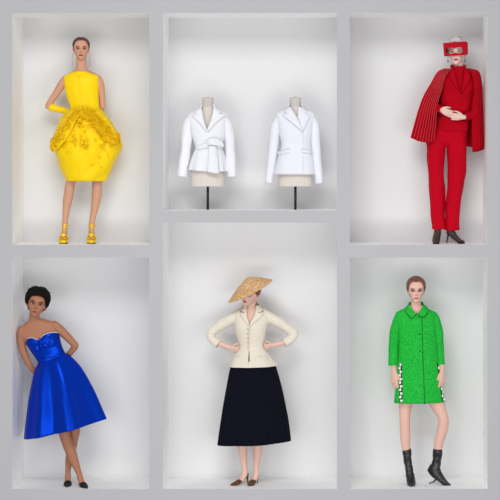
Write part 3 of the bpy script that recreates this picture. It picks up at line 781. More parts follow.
# ================================================================== WOMAN IN BLUE
def blue():
    F = Fig(.20, 489, 73)
    fl = 483.3; F.stretch = (435, fl, F.fl - fl)
    root = thing('person', 'woman with short black hair in strapless blue satin dress, ankles crossed, leaning on wall', 'person', F.base, 'people posing in the display')
    H = Head((36.0, 315.6, 2), 26.6, yaw=7, pitch=0, roll=11)
    g = Geo(); H.geo(g, jaw=1.0)
    g.tube([(35.2, 308, -.5, 5.2), (34.2, 317, -.5, 5.2), (34.0, 322.5, -.5, 6.6, 5.2), (35, 328, -1, 10, 5)], ref=(1, 0, 0), n=5)
    torso = [(29.5, 319.5, 40, 318.5, 4.4, -.8), (23, 325, 47.5, 320, 5.4, -.8), (18.6, 331, 56, 323.5, 6.4, -.6), (19.6, 337, 58, 331, 7.6, 0), (27.2, 344, 58.6, 338, 8.4, .3), (34, 354, 61.5, 346.5, 7.6, 0), (40.6, 362, 64.2, 354, 6.8, 0), (37, 374, 69, 365, 9.5, 0), (37, 388, 73, 380, 11, 0), (40, 396, 72, 390, 10.5, 0)]
    g.rings(ell_rings(torso, 44, 5))
    # collar bones
    g.tube([(34, 327.2, 4.2, .8), (27, 326.8, 3.6, .85), (20.5, 328.2, 1.6, .8)], n=4, seg=10)
    g.tube([(38.5, 326.2, 4.2, .8), (46, 323.4, 3.6, .85), (53, 322.4, 1.4, .8)], n=4, seg=10)
    g.tube([(22, 330.5, -.8, 4.9), (21.1, 337, -1, 4.6), (22, 348, -2, 4.2), (25, 357.5, -3, 3.6), (29, 366, -5, 3.2), (33.5, 373, -8, 2.7)], n=6)
    hand(g, (33.8, 373.4, -8.2), (.6, .8, -.2), (.5, -.4, .5), 17, curl=(10, 15, 10))
    g.tube([(54, 325.5, -.8, 4.8), (59.5, 329.5, -1, 4.7), (66.5, 336.5, -2, 4.2), (73.2, 343.8, -3, 3.6), (74.6, 346.2, -3.4, 3.5), (71.5, 351, -5, 3.3), (67.6, 355.5, -7, 2.9), (64.6, 360, -10, 2.4)], n=6)
    hand(g, (64.4, 360.4, -10), (-.55, .8, -.1), (-.6, -.5, .2), 17, curl=(10, 15, 10))
    # crossed legs
    Lf = [(56, 388, 1, 9), (58.5, 410, 3, 7.4), (64.5, 430, 5, 5.8), (67.2, 439, 6, 5.4), (71.2, 449, 5.6, 5.5), (74.8, 459, 5, 4.5), (78.6, 468, 5, 3.2), (80.4, 473, 5, 2.8)]
    Lr = [(66, 388, -3, 9), (72, 410, -4, 7.2), (73.8, 430, -4.6, 5.6), (72.2, 440, -5, 5.2), (70.4, 450, -5.6, 5.0), (68.4, 460, -5.8, 4.0), (67.3, 468, -5.8, 3.0), (67.1, 473, -5.6, 2.8)]
    g.tube(Lf, n=6); g.tube(Lr, n=6)
    A = [(67.1, 472.5, -5.6, 2.9), (67.2, 476, -4.6, 3.0, 2.9), (67.8, 480, -.5, 3.2, 2.1), (68.4, 482, 4.5, 3.3, 1.4), (68.6, 482.2, 8, 2.0, .9)]
    B = [(80.4, 472.5, 5, 2.9), (81.2, 476, 6, 3.0, 2.9), (83.6, 480, 9, 3.1, 2.1), (86, 482, 12.5, 3.2, 1.4), (87.6, 482.2, 15, 2.0, .9)]
    g.tube(A, ref=(1, 0, .1), n=4); g.tube(B, ref=(.9, 0, -.5), n=4)
    F.union('body', g, 'skin', root, painter(H, (168, 114, 86), (146, 66, 62), (30, 18, 14), .9, (54, 30, 22)))
    H.eyes(F, root)
    hg = hair_shell(H, .115, fuzz=.05, lineargs=(.77, .44, .16), top=-.02, na=120)
    F.make('hair', hg, 'hair_black', root, solid=.004)
    # bodice with a sweetheart edge
    rows = [(25.8, 340.6, 59, 333.0, 9.3, .4), (26.6, 344, 59.8, 337.5, 9.9, .8), (31, 351, 61.2, 344, 9.0, .6), (36, 358.4, 63.6, 350.4, 8.0, .2), (39.4, 364, 66.4, 355.2, 8.0, 0)]
    R = ell_rings(rows, 80, 7, 2.1)
    R0 = R[0]; n = len(R0)
    # shape the top edge: two rounded cups in front, a straight back
    def cup(x): return 3.4 * (1 - math.exp(-((x - 40) / 3.2) ** 2)) + 1.8 * gauss(x - 50, 7) + 1.2 * gauss(x - 31, 5)
    for i in range(12):
        t = 1 - i / 12
        for j in range(n):
            x, y, w = R[i][j]
            if w > 1: 
                k = min(1, (w - 1) / 5)
                y -= (cup(x) - 2.6) * t * k
                w += 1.6 * (gauss(x - 33, 5.5) + gauss(x - 50, 6.5)) * k * sin(PI * min(1, (i + 3) / 15))
            R[i][j] = (x, y, w)
    g = Geo(); g.rings(R, False, False)
    bd = F.make('bodice', g, 'blue_satin', root, solid=.004)
    tr = Geo(); tr.tube([(p[0], p[1] - .25, p[2] * .97, .5, .35) for p in R[0]] + [(R[0][0][0], R[0][0][1] - .25, R[0][0][2] * .97, .5, .35)], seg=8, n=1, smooth=False, cap=False); F.make('lining_edge', tr, 'white_lining', bd, label='white lining edge')
    sf = Surf(rows)
    g = Geo(); patch(g, [(36.5, 356.8), (46, 357.4), (56, 355), (63.5, 349.4)], [(39.6, 362.6), (48, 362.4), (58, 359.4), (66, 354.4)], sf, .7, 20, 6, bulge=.4, wave=.5); F.make('waistband', g, 'blue_satin', bd, solid=.003)
    g = Geo(); patch(g, [(41, 337.4), (40.8, 342), (41.4, 348)], [(57.6, 333.4), (58.8, 338), (56, 346)], sf, 1.3, 14, 14, bulge=1.4, wave=1.4); F.make('bust_drape', g, 'blue_satin', bd, solid=.003)
    g = Geo(); patch(g, [(27.2, 342), (30, 347), (35, 352)], [(40, 338.6), (40, 344), (41, 349)], sf, .8, 14, 14, bulge=1.0, wave=1.2); F.make('bust_drape', g, 'blue_satin', bd, solid=.003)
    sk = [(38.6, 362.6, 66.2, 353.2, 8.6, 0), (36.2, 368, 72.4, 358.5, 12.5, 0), (33.4, 377, 80, 368, 16.5, 0), (31.4, 390, 87.2, 382, 20, 0), (29.6, 405, 93, 396, 23, 0), (27.6, 421, 98.4, 408.5, 25.5, 0), (26, 438.6, 102.6, 419.6, 27.5, 0)]
    def fs(th, t):
        a = min(1, t * 1.6)
        return a * (2.3 * sin(th * 6 + .6) + 1.1 * sin(th * 9 + 1.7) + 1.6 * sin(th * 4 + 2.2)) * (.55 + .6 * t) + .5 * noise.noise(Vector((cos(th) * 3, sin(th) * 3, t * 4)))
    g = Geo(); g.rings(ell_rings(sk, 160, 8, 2.0, fs), False, False)
    F.make('skirt', g, 'blue_satin', root, solid=.004)
    for k, (pts, heel, hx) in enumerate(((A, (67.0, 477.4, -8.6), 67), (B, (80.0, 477.4, 1.6), 79.4))):
        q = Geo(); ref = (1, 0, .1) if k == 0 else (.9, 0, -.5)
        q.tube([(p[0] + (pts[4][0] - p[0]) * 0, p[1] - .1, p[2], p[3] * 1.14 + .35, p[4] * 1.1 + .45) for p in [tuple(x) if len(x) == 5 else tuple(x) + (x[3],) for x in ((pts[2][0] * .6 + pts[3][0] * .4, 481, pts[2][2] * .6 + pts[3][2] * .4, 3.2, 1.9), pts[3], pts[4], (pts[4][0] + (1.6 if k else .2), 482.4, pts[4][2] + 3.6, .9, .6))]], ref=ref, n=5)
        q.tube([tuple(heel) + (2.0, .45), ((heel[0] + pts[3][0]) / 2, 481, (heel[2] + pts[3][2]) / 2, 2.0, .4), (pts[3][0], fl - .4, pts[3][2], 3.3, .4), (pts[4][0], fl - .4, pts[4][2] + 1, 2.2, .4)], ref=ref, n=5)
        q.ball((heel[0], heel[1] - 1.2, heel[2] + .6), (2.4, 2.0, 1.9))
        q.tube([(heel[0], heel[1], heel[2], 1.6), (hx, 480.6, heel[2] - .5, .8), (hx, fl - .2, heel[2] - .6, .55)], n=4)
        q.tube([(heel[0] - 2.6, heel[1] - 2.5, heel[2] + 2, .35), (heel[0], heel[1] - 4.2, heel[2] - .2, .35), (heel[0] + 2.6, heel[1] - 2.5, heel[2] + 2, .35)], seg=8, n=4)
        F.make('slingback_pump', q, 'black_suede', root)

# ================================================================== WOMAN IN CREAM JACKET
def cream():
    F = Fig(.28, 489, 249)
    fl = F.fl
    root = thing('person', 'woman in cream fitted jacket, black skirt and tilted straw hat, hands on hips', 'person', F.base, 'people posing in the display')
    H = Head((250.0, 304.4, 2.5), 23.5, yaw=-22, pitch=12, roll=14)
    g = Geo(); H.geo(g)
    g.tube([(252.5, 296, -1, 4.6), (251.3, 304, -1, 4.7), (250.6, 309, -1, 5.6, 5.2), (250.5, 314, -1, 9, 5)], ref=(1, 0, 0), n=5)
    torso = [(246, 305.5, 256, 305.5, 4.2, -1), (240.5, 309, 263, 309, 5.6, -1), (239, 314, 265.5, 314, 6.8, -.5), (236.4, 324, 266, 324, 8.6, .6), (238, 333, 264.5, 333, 7.8, .4), (241, 346, 262.5, 346, 6.2, 0), (236, 358, 268, 358, 8.5, 0), (234, 372, 272, 372, 10, 0), (235, 386, 271, 386, 10, 0)]
    g.rings(ell_rings(torso, 40, 5))
    g.tube([(240, 317.6, -1, 3.9), (227, 322, -2, 4), (216, 330, -3, 3.6), (210.4, 336, -3, 3.4), (215, 341.4, -1, 3.1), (224, 345, 1.5, 2.6), (231, 347.6, 3, 2.15)], n=6)
    g.tube([(264.6, 317.6, -1, 3.9), (278, 322.5, -2, 4), (288, 330, -3, 3.6), (293, 335.4, -3, 3.4), (288.6, 340.6, -1, 3.1), (280.5, 343, 1.5, 2.6), (272.6, 345, 3, 2.15)], n=6)
    # fists resting on the hips: knuckles forward, fingers closed, thumb behind
    hand(g, (231, 347.6, 3.2), (.95, .25, .42), (.1, -.8, .6), 14.5, curl=(62, 80, 45), thumb=-1, spread=2, thumb_open=50)
    hand(g, (272.6, 345, 3.2), (-.95, .25, .42), (-.1, -.8, .6), 14.5, curl=(62, 80, 45), thumb=1, spread=2, thumb_open=50)
    g.tube([(243, 380, 0, 9), (242.4, 410, 1, 7), (242.2, 432, 1.4, 5.2), (242.2, 444, .6, 5.0), (242.8, 453, -.6, 4.6), (243.8, 463, -1, 3.5), (244.8, 470, -1, 2.8), (245, 474, -1, 2.8)], n=6)
    g.tube([(259, 380, 0, 9), (259, 410, 1, 7), (258.4, 432, 1.4, 5.2), (258, 444, .6, 4.9), (257.4, 453, -.6, 4.3), (256.6, 463, -1, 3.4), (256.2, 470, -1, 2.8), (256.2, 474, -1, 2.8)], n=6)
    A = [(245, 473, -1, 2.8), (243.8, 476.5, .2, 2.8, 2.8), (240.4, 480, 4, 3.0, 2.0), (236, 482, 8, 3.0, 1.3), (233.2, 482.3, 10.5, 1.8, .8)]
    B = [(256.2, 473, -1, 2.8), (255.6, 476.5, .2, 2.8, 2.8), (253.8, 480, 4, 3.0, 2.0), (251.4, 482, 9, 3.0, 1.3), (250, 482.3, 12.5, 1.8, .8)]
    g.tube(A, ref=(.7, 0, .7), n=4); g.tube(B, ref=(.95, 0, .3), n=4)
    F.union('body', g, 'skin', root, painter(H, (226, 186, 170), (186, 34, 44), (110, 80, 60), .4))
    H.eyes(F, root)
    hr = F.make('hair', hair_shell(H, .03, lineargs=(.86, .55, .10), comb=.002), 'hair_auburn', root, solid=.003)
    b = Geo(); b.ball(H.to((0, .30, -.50)), (4.2, 3.8, 2.8)); F.make('bun', b, 'hair_auburn', hr)
    x, y, w = H.to((.385, .31, -.03)); e = Geo(); e.ball((x, y, w), (.9, .9, .8)); F.make('earring', e, 'silver', root)
    # shallow conical woven hat, tilted down at image left
    hat = Geo(); c = np.array([250.5, 290.7, 2.0]); R = []
    ax = unit((21.4, -10.8, 0)); up = unit(np.array([-.447, -.894, .10])); up = unit(up - ax * np.dot(up, ax)); bx = np.cross(ax, up)
    if bx[2] < 0: bx = -bx
    for i in range(17):
        t = i / 16; r = 24.0 * t; tt = max(t, .12); h = 13.4 * (1 - tt ** 1.25) + (.6 * (1 - (t / .12) ** 2) if t < .12 else 0)
        ring = []
        for j in range(72):
            th = 2 * PI * j / 72; k = 1 + .006 * sin(th * 23)
            ring.append(c + ax * (r * k * cos(th) + 3.6 * (1 - t)) + bx * r * .95 * k * sin(th) + up * h)
        R.append(ring)
    hat.rings(R[1:], True, False)
    ht = F.make('straw_hat', hat, 'straw', root, solid=.006, label='wide shallow conical hat of woven straw')
    rim = Geo(); L = [tuple(p) + (.5,) for p in R[-1]]; rim.tube(L + [L[0]], seg=8, n=1, smooth=False, cap=False); F.make('hat_brim', rim, 'straw', ht)
    # jacket, waisted, with a padded flaring peplum
    rows = [(243.6, 307, 259.6, 307, 5.6, -1), (238, 309.6, 265.6, 309.6, 6.8, -.8), (233.6, 313.4, 270.2, 313.4, 8, -.4), (234.4, 320, 268.6, 320, 9.4, .6), (235.0, 328, 267.0, 328, 10.2, 1), (237.2, 337, 265.4, 337, 8.8, .6), (239.6, 346.4, 263.6, 346.4, 7.4, 0), (237.4, 350.6, 266, 350.6, 9, 0), (232.8, 358, 271.8, 358, 13, 0), (229.6, 364.2, 276.4, 363.6, 15.8, 0), (228.8, 366.4, 277.2, 365.4, 16.2, 0)]
    sf = Surf(rows, 6, 2.1)
    def fj(th, t): return (.5 * sin(th * 8 + .4) * max(0, (t - .7) / .3)) + .12 * sin(th * 5 + 8 * t)
    g = Geo(); g.rings(ell_rings(rows, 96, 8, 2.1, fj), False, False); g.cut([(244.6, 300), (245.4, 313), (249.9, 325.5), (255.8, 313), (258.4, 300)])
    jk = F.make('jacket', g, 'cream_silk', root, solid=.004)
    wr = lambda th, t: .06 * sin(t * 30 + 2.4 * sin(th)) * sin(PI * t) + .02 * sin(th * 3 + 9 * t)
    g = Geo(); g.tube([(238, 316.4, -1, 5.5), (227, 321.4, -2, 5.4), (216.4, 328.4, -3, 4.8), (210.6, 333.6, -3, 4.5), (212.4, 339.4, -1.6, 4.5), (218.6, 344.4, .2, 4.5)], n=7, ends='start', cap=False, seg=28, fold=wr); F.make('sleeve', g, 'cream_silk', jk, solid=.004)
    g = Geo(); g.tube([(266.4, 316.4, -1, 5.5), (277.6, 321.8, -2, 5.4), (287.2, 328.4, -3, 4.8), (293.4, 333.4, -3, 4.5), (290.6, 339.2, -1.6, 4.5), (284.0, 343.0, .2, 4.5)], n=7, ends='start', cap=False, seg=28, fold=wr); F.make('sleeve', g, 'cream_silk', jk, solid=.004)
    # skin seen in the neck opening is the body; collar and lapels
    g = Geo(); patch(g, [(245.2, 305.8), (241.6, 309.8), (240.4, 314.4), (245.6, 320.2), (249.3, 325)], [(246.6, 306), (247, 312), (247.6, 316), (249.2, 321), (250, 325.5)], sf, 1.0, 18, 6, bulge=.5); F.make('lapel', g, 'cream_silk', jk, solid=.004)
    g = Geo(); patch(g, [(256.4, 306), (255.4, 312), (253.8, 316), (251.2, 321), (249.6, 325.5)], [(258.2, 305.8), (262.6, 309.4), (263.8, 314), (257, 320.2), (250.6, 325)], sf, 1.0, 18, 6, bulge=.5); F.make('lapel', g, 'cream_silk', jk, solid=.004)
    g = Geo(); patch(g, [(244, 305.4), (240.2, 309.4)], [(246.8, 305.4), (245.8, 310.8)], sf, 1.9, 8, 5); patch(g, [(256, 305.4), (257.4, 310.8)], [(259.4, 305.4), (263.4, 309.2)], sf, 1.9, 8, 5)
    R = []
    for i in range(5):
        t = i / 4; R.append([(251.2 + (7.4 + 1.2 * t) * cos(a), 305.2 - 2.0 * (1 - t) + 1.5 * t - 1.0 * sin(-a), -1 + (6 + t) * sin(a)) for a in [PI + PI * k / 20 for k in range(21)]])
    g.rings(R, False, False, False); F.make('collar', g, 'cream_silk', jk, solid=.004)
    for p in (((240.3, 310.6), (241.8, 311.2), (244.6, 312.0)), ((264.0, 310.2), (262.0, 311.2), (259.0, 312.0))):
        g = Geo(); g.tube([(a_, b_, sf(a_, b_) + 2.0, .28) for a_, b_ in p], seg=6, n=3); F.make('notch_stitch', g, 'dark_thread', jk)
    g = Geo(); patch(g, [(249.9, 325), (249.4, 335), (249, 345), (249.2, 349)], [(250.4, 325), (249.9, 335), (249.5, 345), (249.7, 349)], sf, .6, 14, 2); F.make('front_edge', g, 'cream_button', jk, solid=.003)
    g = Geo(); patch(g, [(249.3, 350), (249.0, 358), (248.4, 367)], [(249.8, 350), (250.2, 358), (250.4, 367)], sf, .45, 10, 2); F.make('front_vent', g, 'navy_wool', jk, solid=.001)
    for y in (328, 332.4, 337, 341.6, 346.4):
        g = Geo(); g.ball((248.2, y, sf(248.2, y) + .7), (1.15, 1.15, .7)); F.make('button', g, 'cream_button', jk)
    for pa, pb in ((((232.5, 356.4), (240, 354.6)), ((232.2, 358.6), (240.2, 356.8))), (((259.4, 354.4), (268, 356)), ((259.2, 356.6), (268.6, 358.2)))):
        g = Geo(); patch(g, pa, pb, sf, .8, 8, 3); F.make('pocket_flap', g, 'cream_silk', jk, solid=.003)
    # full pleated skirt
    sk = [(240.5, 348, 263, 348, 6.6, 0), (234, 358, 271, 358, 11, 0), (230.6, 367, 275.4, 366, 14, 0), (226.4, 388, 281.2, 387, 17, 0), (223, 407, 284.8, 405, 19.5, 0), (220.4, 424, 287.6, 421, 21.5, 0), (217.8, 444.2, 289.6, 440.4, 23.5, 0)]
    def fk(th, t):
        q = ((th / (2 * PI) * 30) % 1)
        return (1.2 * (q if q < .8 else (1 - q) * 4) - .4) * t + 1.5 * t * t * sin(th * 5 + .8)
    g = Geo(); g.rings(ell_rings(sk, 240, 7, 2.0, fk), False, False)
    F.make('skirt', g, 'navy_wool', root, solid=.004)
    for k, (pts, heel, hx) in enumerate(((A, (246.6, 477, -3.4), 247.4), (B, (256.8, 477, -4), 257.2))):
        q = Geo(); ref = (.7, 0, .7) if k == 0 else (.95, 0, .3)
        q.tube([((pts[2][0] * .8 + pts[3][0] * .2), 480.6, pts[2][2] * .8 + pts[3][2] * .2, 3.6, 2.2), (pts[3][0], pts[3][1] - .1, pts[3][2], 3.6, 1.7), (pts[4][0], pts[4][1] + .1, pts[4][2], 2.2, 1.1), (pts[4][0] - (1.6 if k == 0 else .6), 482.5, pts[4][2] + 2, .8, .6)], ref=ref, n=5)
        q.tube([tuple(heel) + (1.9, .45), ((heel[0] + pts[3][0]) / 2, 480.6, (heel[2] + pts[3][2]) / 2, 2.0, .4), (pts[3][0], fl - .4, pts[3][2], 3.2, .4), (pts[4][0], fl - .4, pts[4][2] + .8, 2.0, .4)], ref=ref, n=5, m=1)
        q.ball((heel[0] - .2, heel[1] - 1.8, heel[2] + 1), (2.3, 2.6, 2.1))
        q.tube([(heel[0], heel[1], heel[2], 1.6), (hx, 480.4, heel[2] - .5, .75), (hx, fl - .2, heel[2] - .6, .5)], n=4)
        F.make('pointed_pump', q, ['python_leather', 'black_suede'], root)

# ================================================================== WOMAN IN GREEN COAT
def green():
    F = Fig(.26, 489, 421)
    fl = F.fl
    root = thing('person', 'woman in short bright green coat with embroidered side slits and black sock boots', 'person', F.base, 'people posing in the display')
    H = Head((416, 301.4, 0), 24, pitch=4)
    g = Geo(); H.geo(g, jaw=.97)
    g.tube([(416, 293, -1.4, 4.9), (416, 301, -1.2, 5.0), (416, 307, -1.4, 5.4), (416, 312, -1.2, 8, 5)], ref=(1, 0, 0), n=5)
    torso = [(411, 304.5, 421, 304.5, 4.2, -1.2), (404, 309, 428, 309, 5.4, -1), (401.5, 315, 432, 315, 6.0, -.6), (400, 326, 434, 326, 7.6, 0), (402, 340, 433, 340, 7, 0), (402, 352, 434, 352, 7, 0), (400, 370, 438, 370, 9.4, 0), (400, 386, 440, 386, 9.6, 0), (401, 394, 440, 394, 8.6, 0)]
    g.rings(ell_rings(torso, 40, 5))
    g.tube([(401.6, 319.6, -.6, 4.0), (396, 330, -1, 4), (394.4, 344, -1.4, 3.5), (393.8, 356, -.2, 3.1), (394.0, 366, 2.4, 2.5), (394.0, 370.5, 3.8, 2.2)], n=6)
    g.tube([(431.8, 319.6, -.6, 4.0), (437.6, 330, -1, 4), (439, 344, -1.4, 3.5), (440, 356, -.2, 3.1), (441.4, 366, 2.4, 2.5), (442, 370.5, 3.8, 2.2)], n=6)
    hand(g, (394.0, 371, 4.0), (.0, 1, .14), (.65, 0, .75), 21, curl=(12, 18, 12), thumb=-1, spread=3, thumb_open=26, step=3)
    hand(g, (442.0, 371, 4.0), (.02, 1, .14), (-.65, 0, .75), 21, curl=(12, 18, 12), thumb=1, spread=3, thumb_open=26, step=3)
    g.tube([(407, 388, 0, 9), (405.6, 402, .6, 7), (404.8, 416, 1.2, 5.6), (404.9, 423, 1.4, 5.2), (405.2, 433, .3, 5.3), (405.6, 443, -.6, 4.8), (406.8, 454, -1, 3.7), (408.2, 464, -1, 2.9), (409.2, 472, -.8, 2.8)], n=6)
    g.tube([(432, 386, 0, 10), (436.4, 402, 1.5, 7.8), (441.4, 413, 3.4, 5.8), (443.4, 420, 4.0, 5.4), (442, 430, 2, 5.5), (439.2, 441, .4, 5.0), (437.4, 453, -.6, 3.9), (436.4, 462, -1, 3.0), (434.6, 468, -1.4, 2.9)], n=6)
    g.tube([(409.2, 472, -.8, 2.9), (410, 476.5, 1, 3.0, 2.8), (410.8, 481, 6, 3.2, 1.9), (411.2, 482.8, 11, 3.0, 1.3)], ref=(1, 0, 0), n=4)
    g.tube([(434.6, 466, -1.2, 3.0), (435.4, 472, .4, 3.0, 3.2), (438.6, 477.5, 2.6, 2.6, 2.4), (442.4, 480.6, 5, 2.2, 1.5)], ref=(-.5, 0, .85), n=4)
    F.union('body', g, 'skin', root, painter(H, (224, 180, 164), (184, 100, 98), (92, 52, 42), 1.15, (58, 34, 32)))
    H.eyes(F, root)
    hr = F.make('hair', hair_shell(H, .058, part=.035, lineargs=(.86, .45, .08), comb=.002), 'hair_auburn', root, solid=.003)
    b = Geo(); b.ball(H.to((0, .34, -.52)), (4.2, 3.8, 2.8)); F.make('bun', b, 'hair_auburn', hr)
    # coat
    rows = [(406.6, 308, 425.8, 308, 6.4, -.8), (400.4, 310.6, 431, 310.6, 7.2, -.6), (395.8, 313.6, 436.6, 313.6, 8, -.4), (396.6, 320, 436, 320, 9.2, .2), (398.6, 334, 436, 334, 10, .6), (398.6, 350, 437.2, 350, 10.6, .4), (397.6, 365, 438.8, 365, 11.6, 0), (396, 384, 441.6, 384, 12.6, 0), (394, 402.4, 444.4, 401.4, 13.4, 0)]
    sf = Surf(rows, 6, 2.5)
    g = Geo(); g.rings(ell_rings(rows, 96, 7, 2.5, lambda th, t: .35 * sin(5 * th + 1) * t), False, False); g.cut([(409, 300), (410.5, 309.4), (416.2, 314.6), (422, 309.4), (423.4, 300)])
    ct = F.make('coat', g, 'green_boucle', root, solid=.006)
    wr = lambda th, t: .03 * sin(t * 24 + 2 * sin(th)) * sin(PI * t)
    g = Geo(); g.tube([(399.8, 318.6, -.8, 5.7), (395.8, 330, -1, 5.3), (394.0, 345, -1.2, 5.0), (393.6, 356, -.6, 4.9), (393.6, 365.4, .6, 5.0)], n=7, ends='start', cap=False, seg=28, fold=wr); F.make('sleeve', g, 'green_boucle', ct, solid=.006)
    g = Geo(); g.tube([(433.6, 318.6, -.8, 5.7), (437.4, 330, -1, 5.2), (438.8, 345, -1.2, 4.7), (439.6, 356, -.6, 4.4), (440.2, 364.6, .6, 4.3)], n=7, ends='start', cap=False, seg=28, fold=wr); F.make('sleeve', g, 'green_boucle', ct, solid=.006)
    g = Geo(); patch(g, [(407.8, 304.4), (404.4, 309.6), (407, 313), (411.6, 317.4)], [(411.4, 306.8), (412.4, 309.8), (414, 311.6), (416, 313.2)], sf, 1.4, 14, 6, bulge=.5)
    patch(g, [(421.4, 306.8), (420.4, 309.6), (419, 311.6), (416.6, 313.0)], [(424.8, 304.4), (428.4, 309.2), (426.8, 312.6), (423.6, 316.4)], sf, 1.4, 14, 6, bulge=.5)
    R = []
    for i in range(5):
        t = i / 4; R.append([(416.2 + (7.0 + 2.6 * t) * cos(a), 304.0 - 1.2 * (1 - t) + 4.4 * t - 1.0 * sin(-a), -1.2 + (6 + 1.8 * t) * sin(a)) for a in [PI - .35 + (PI + .7) * k / 24 for k in range(25)]])
    g.rings(R, False, False, False); F.make('collar', g, 'green_boucle', ct, solid=.006)
    for L in (((404.6, 310.4), (407.2, 313.9), (411.4, 318.0), (413.8, 316.0), (416.2, 313.6)), ((416.6, 313.4), (420.2, 315.4), (423.6, 317.0), (427, 313.4), (428.6, 309.8))):
        g = Geo(); g.tube([(a_, b_, sf(a_, b_) + .9, .3) for a_, b_ in L], seg=6, n=2, smooth=False); F.make('collar_piping', g, 'green_dark', ct)
    g = Geo(); patch(g, [(420.9, 315), (421.9, 350), (423.6, 402.4)], [(421.6, 315), (422.6, 350), (424.4, 402.4)], sf, .75, 30, 2); F.make('placket', g, 'green_dark', ct, solid=.003)
    for x, y in ((418.6, 316.4), (419, 333), (419.4, 350)):
        g = Geo(); g.ball((x, y, sf(x, y) + .4), (1.0, 1.0, .5)); F.make('button', g, 'green_dark', ct)
    # black and white embroidered side strips
    for (x0, y0, x1, y1, wd) in ((398.4, 362, 399.0, 401, 3.2), (436.6, 362, 441.8, 400.4, 2.6)):
        g = Geo()
        patch(g, [(x0, y0), (x1, y1)], [(x0 + wd, y0), (x1 + wd, y1)], sf, .7, 20, 4, m=1)
        n = 11
        for k in range(n):
            t = (k + .5) / n; x = x0 + (x1 - x0) * t + wd * (.36 if k % 2 else .64); y = y0 + (y1 - y0) * t
            w = sf(x, y) + 1.1
            for q in range(3):
                a = q * 2.1 + k; g.ball((x + .65 * cos(a), y + .8 * sin(a), w), (.85, .75, .35), 0, 8)
        F.make('embroidered_trim', g, ['embroidery_white', 'embroidery_black'], ct, solid=.001)
    # sock boots
    g = Geo()
    g.tube([(406.9, 451, -1, 4.6), (407.6, 460, -1.2, 4.1), (409, 468, -1, 3.9), (410, 475, .4, 4.3, 4.3), (410.8, 480, 6, 4.4, 3.0), (411.2, 482.0, 11, 4.0, 2.0), (411.3, 482.6, 15, 2.0, 1.2)], n=5, fold=lambda th, t: .05 * sin(t * 40 + th * 2) * (t < .6), ref=(1, 0, 0))
    g.ball((409.4, 476, -3.4), (3.2, 3.8, 3.2)); g.tube([(409.4, 478.5, -4, 1.9), (409.4, 481.5, -4.6, .8), (409.4, fl - .2, -4.8, .6)], n=4)
    g.tube([(409.6, 479, -2, 2.0, .5), (410.8, fl - .5, 6, 3.6, .5), (411.2, fl - .5, 14, 2.4, .5)], ref=(1, 0, 0), n=4)
    F.make('sock_boot', g, 'black_knit', root, label='glossy black sock boot facing forward')
    g = Geo()
    g.tube([(437.7, 451.4, -.6, 5.2), (437.2, 458, -1, 4.6), (436.2, 464.5, -1.2, 4.5, 4.7), (434.4, 470.2, -.6, 4.3, 6.6), (438.6, 475.8, 2, 4.0, 4.8), (443.6, 480.4, 5, 3.4, 3.0), (447.4, 482.5, 7.6, 2.4, 1.7), (449.6, 483.2, 9, 1.0, .8)], n=5, fold=lambda th, t: .04 * sin(t * 40 + th * 2) * (t < .5), ref=(-.5, 0, .85))
    g.ball((430.8, 471.2, -2.0), (3.6, 2.6, 2.8), tilt=.5)
    g.tube([(435.8, 477.8, 1, 1.2), (435, 480.4, -.2, .9), (432.6, 482.4, -1.2, .6), (429.4, fl - .5, -2, .45)], n=5)
    g.tube([(436, 475.4, 0, 1.8, .5), (440.6, 480.6, 3.5, 2.6, .5), (444.6, fl - .5, 6, 3.0, .5), (448.6, fl - .5, 8.6, 1.4, .5)], ref=(-.5, 0, .85), n=4)
    F.make('sock_boot', g, 'black_knit', root, label='glossy black sock boot turned sideways, heel raised')

# ================================================================== DRESS FORMS AND WHITE JACKETS
def form(F, cx, label):
    root = thing('dress_form', label, 'mannequin', F.base, 'linen dress forms on black poles')
    fl = F.fl
    def r(y, a, b, dep, wc=0): return (cx + a, y, cx + b, y, dep, wc)
    rows = [r(98.4, -5.4, 5.4, 4.9, -.6), r(104, -5.2, 5.2, 4.8, -.6), r(108, -6.2, 6.2, 5.4, -.6), r(111.6, -8.6, 8.6, 5.9, -.4), r(115.5, -10, 10, 6.6, 0), r(124, -10.4, 10.4, 8.2, .4), r(134, -11, 11, 8.2, .4), r(146, -10.4, 10.4, 6.8, 0), r(158, -13.4, 13.4, 8.4, 0), r(168, -15.4, 15.4, 9.6, 0), r(176, -16.7, 16.7, 10.6, 0), r(184.6, -16.9, 16.9, 11, 0), r(186.4, -16.4, 16.4, 10.4, 0)]
    g = Geo(); g.rings(ell_rings(rows, 56, 5, 2.1), True, True); t = F.make('torso', g, 'linen_form', root)
    g = Geo(); g.tube([(cx, 107, -.6, 5.7, 5.2), (cx, 103, -.6, 5.5, 5.1), (cx, 98.8, -.6, 5.7, 5.2), (cx, 97.7, -.6, 5.4, 4.9), (cx, 97.2, -.6, 3.6, 3.3)], ref=(1, 0, 0), n=3, ends=False); g.ball((cx, 97.1, -.6), (1.4, .7, 1.4)); F.make('neck_cap', g, 'grey_linen', root)
    g = Geo(); g.tube([(cx, 184, 0, 1.3), (cx, fl, 0, 1.3)], n=2, ends=False, seg=20); F.make('pole', g, 'black_metal', root)
    return root

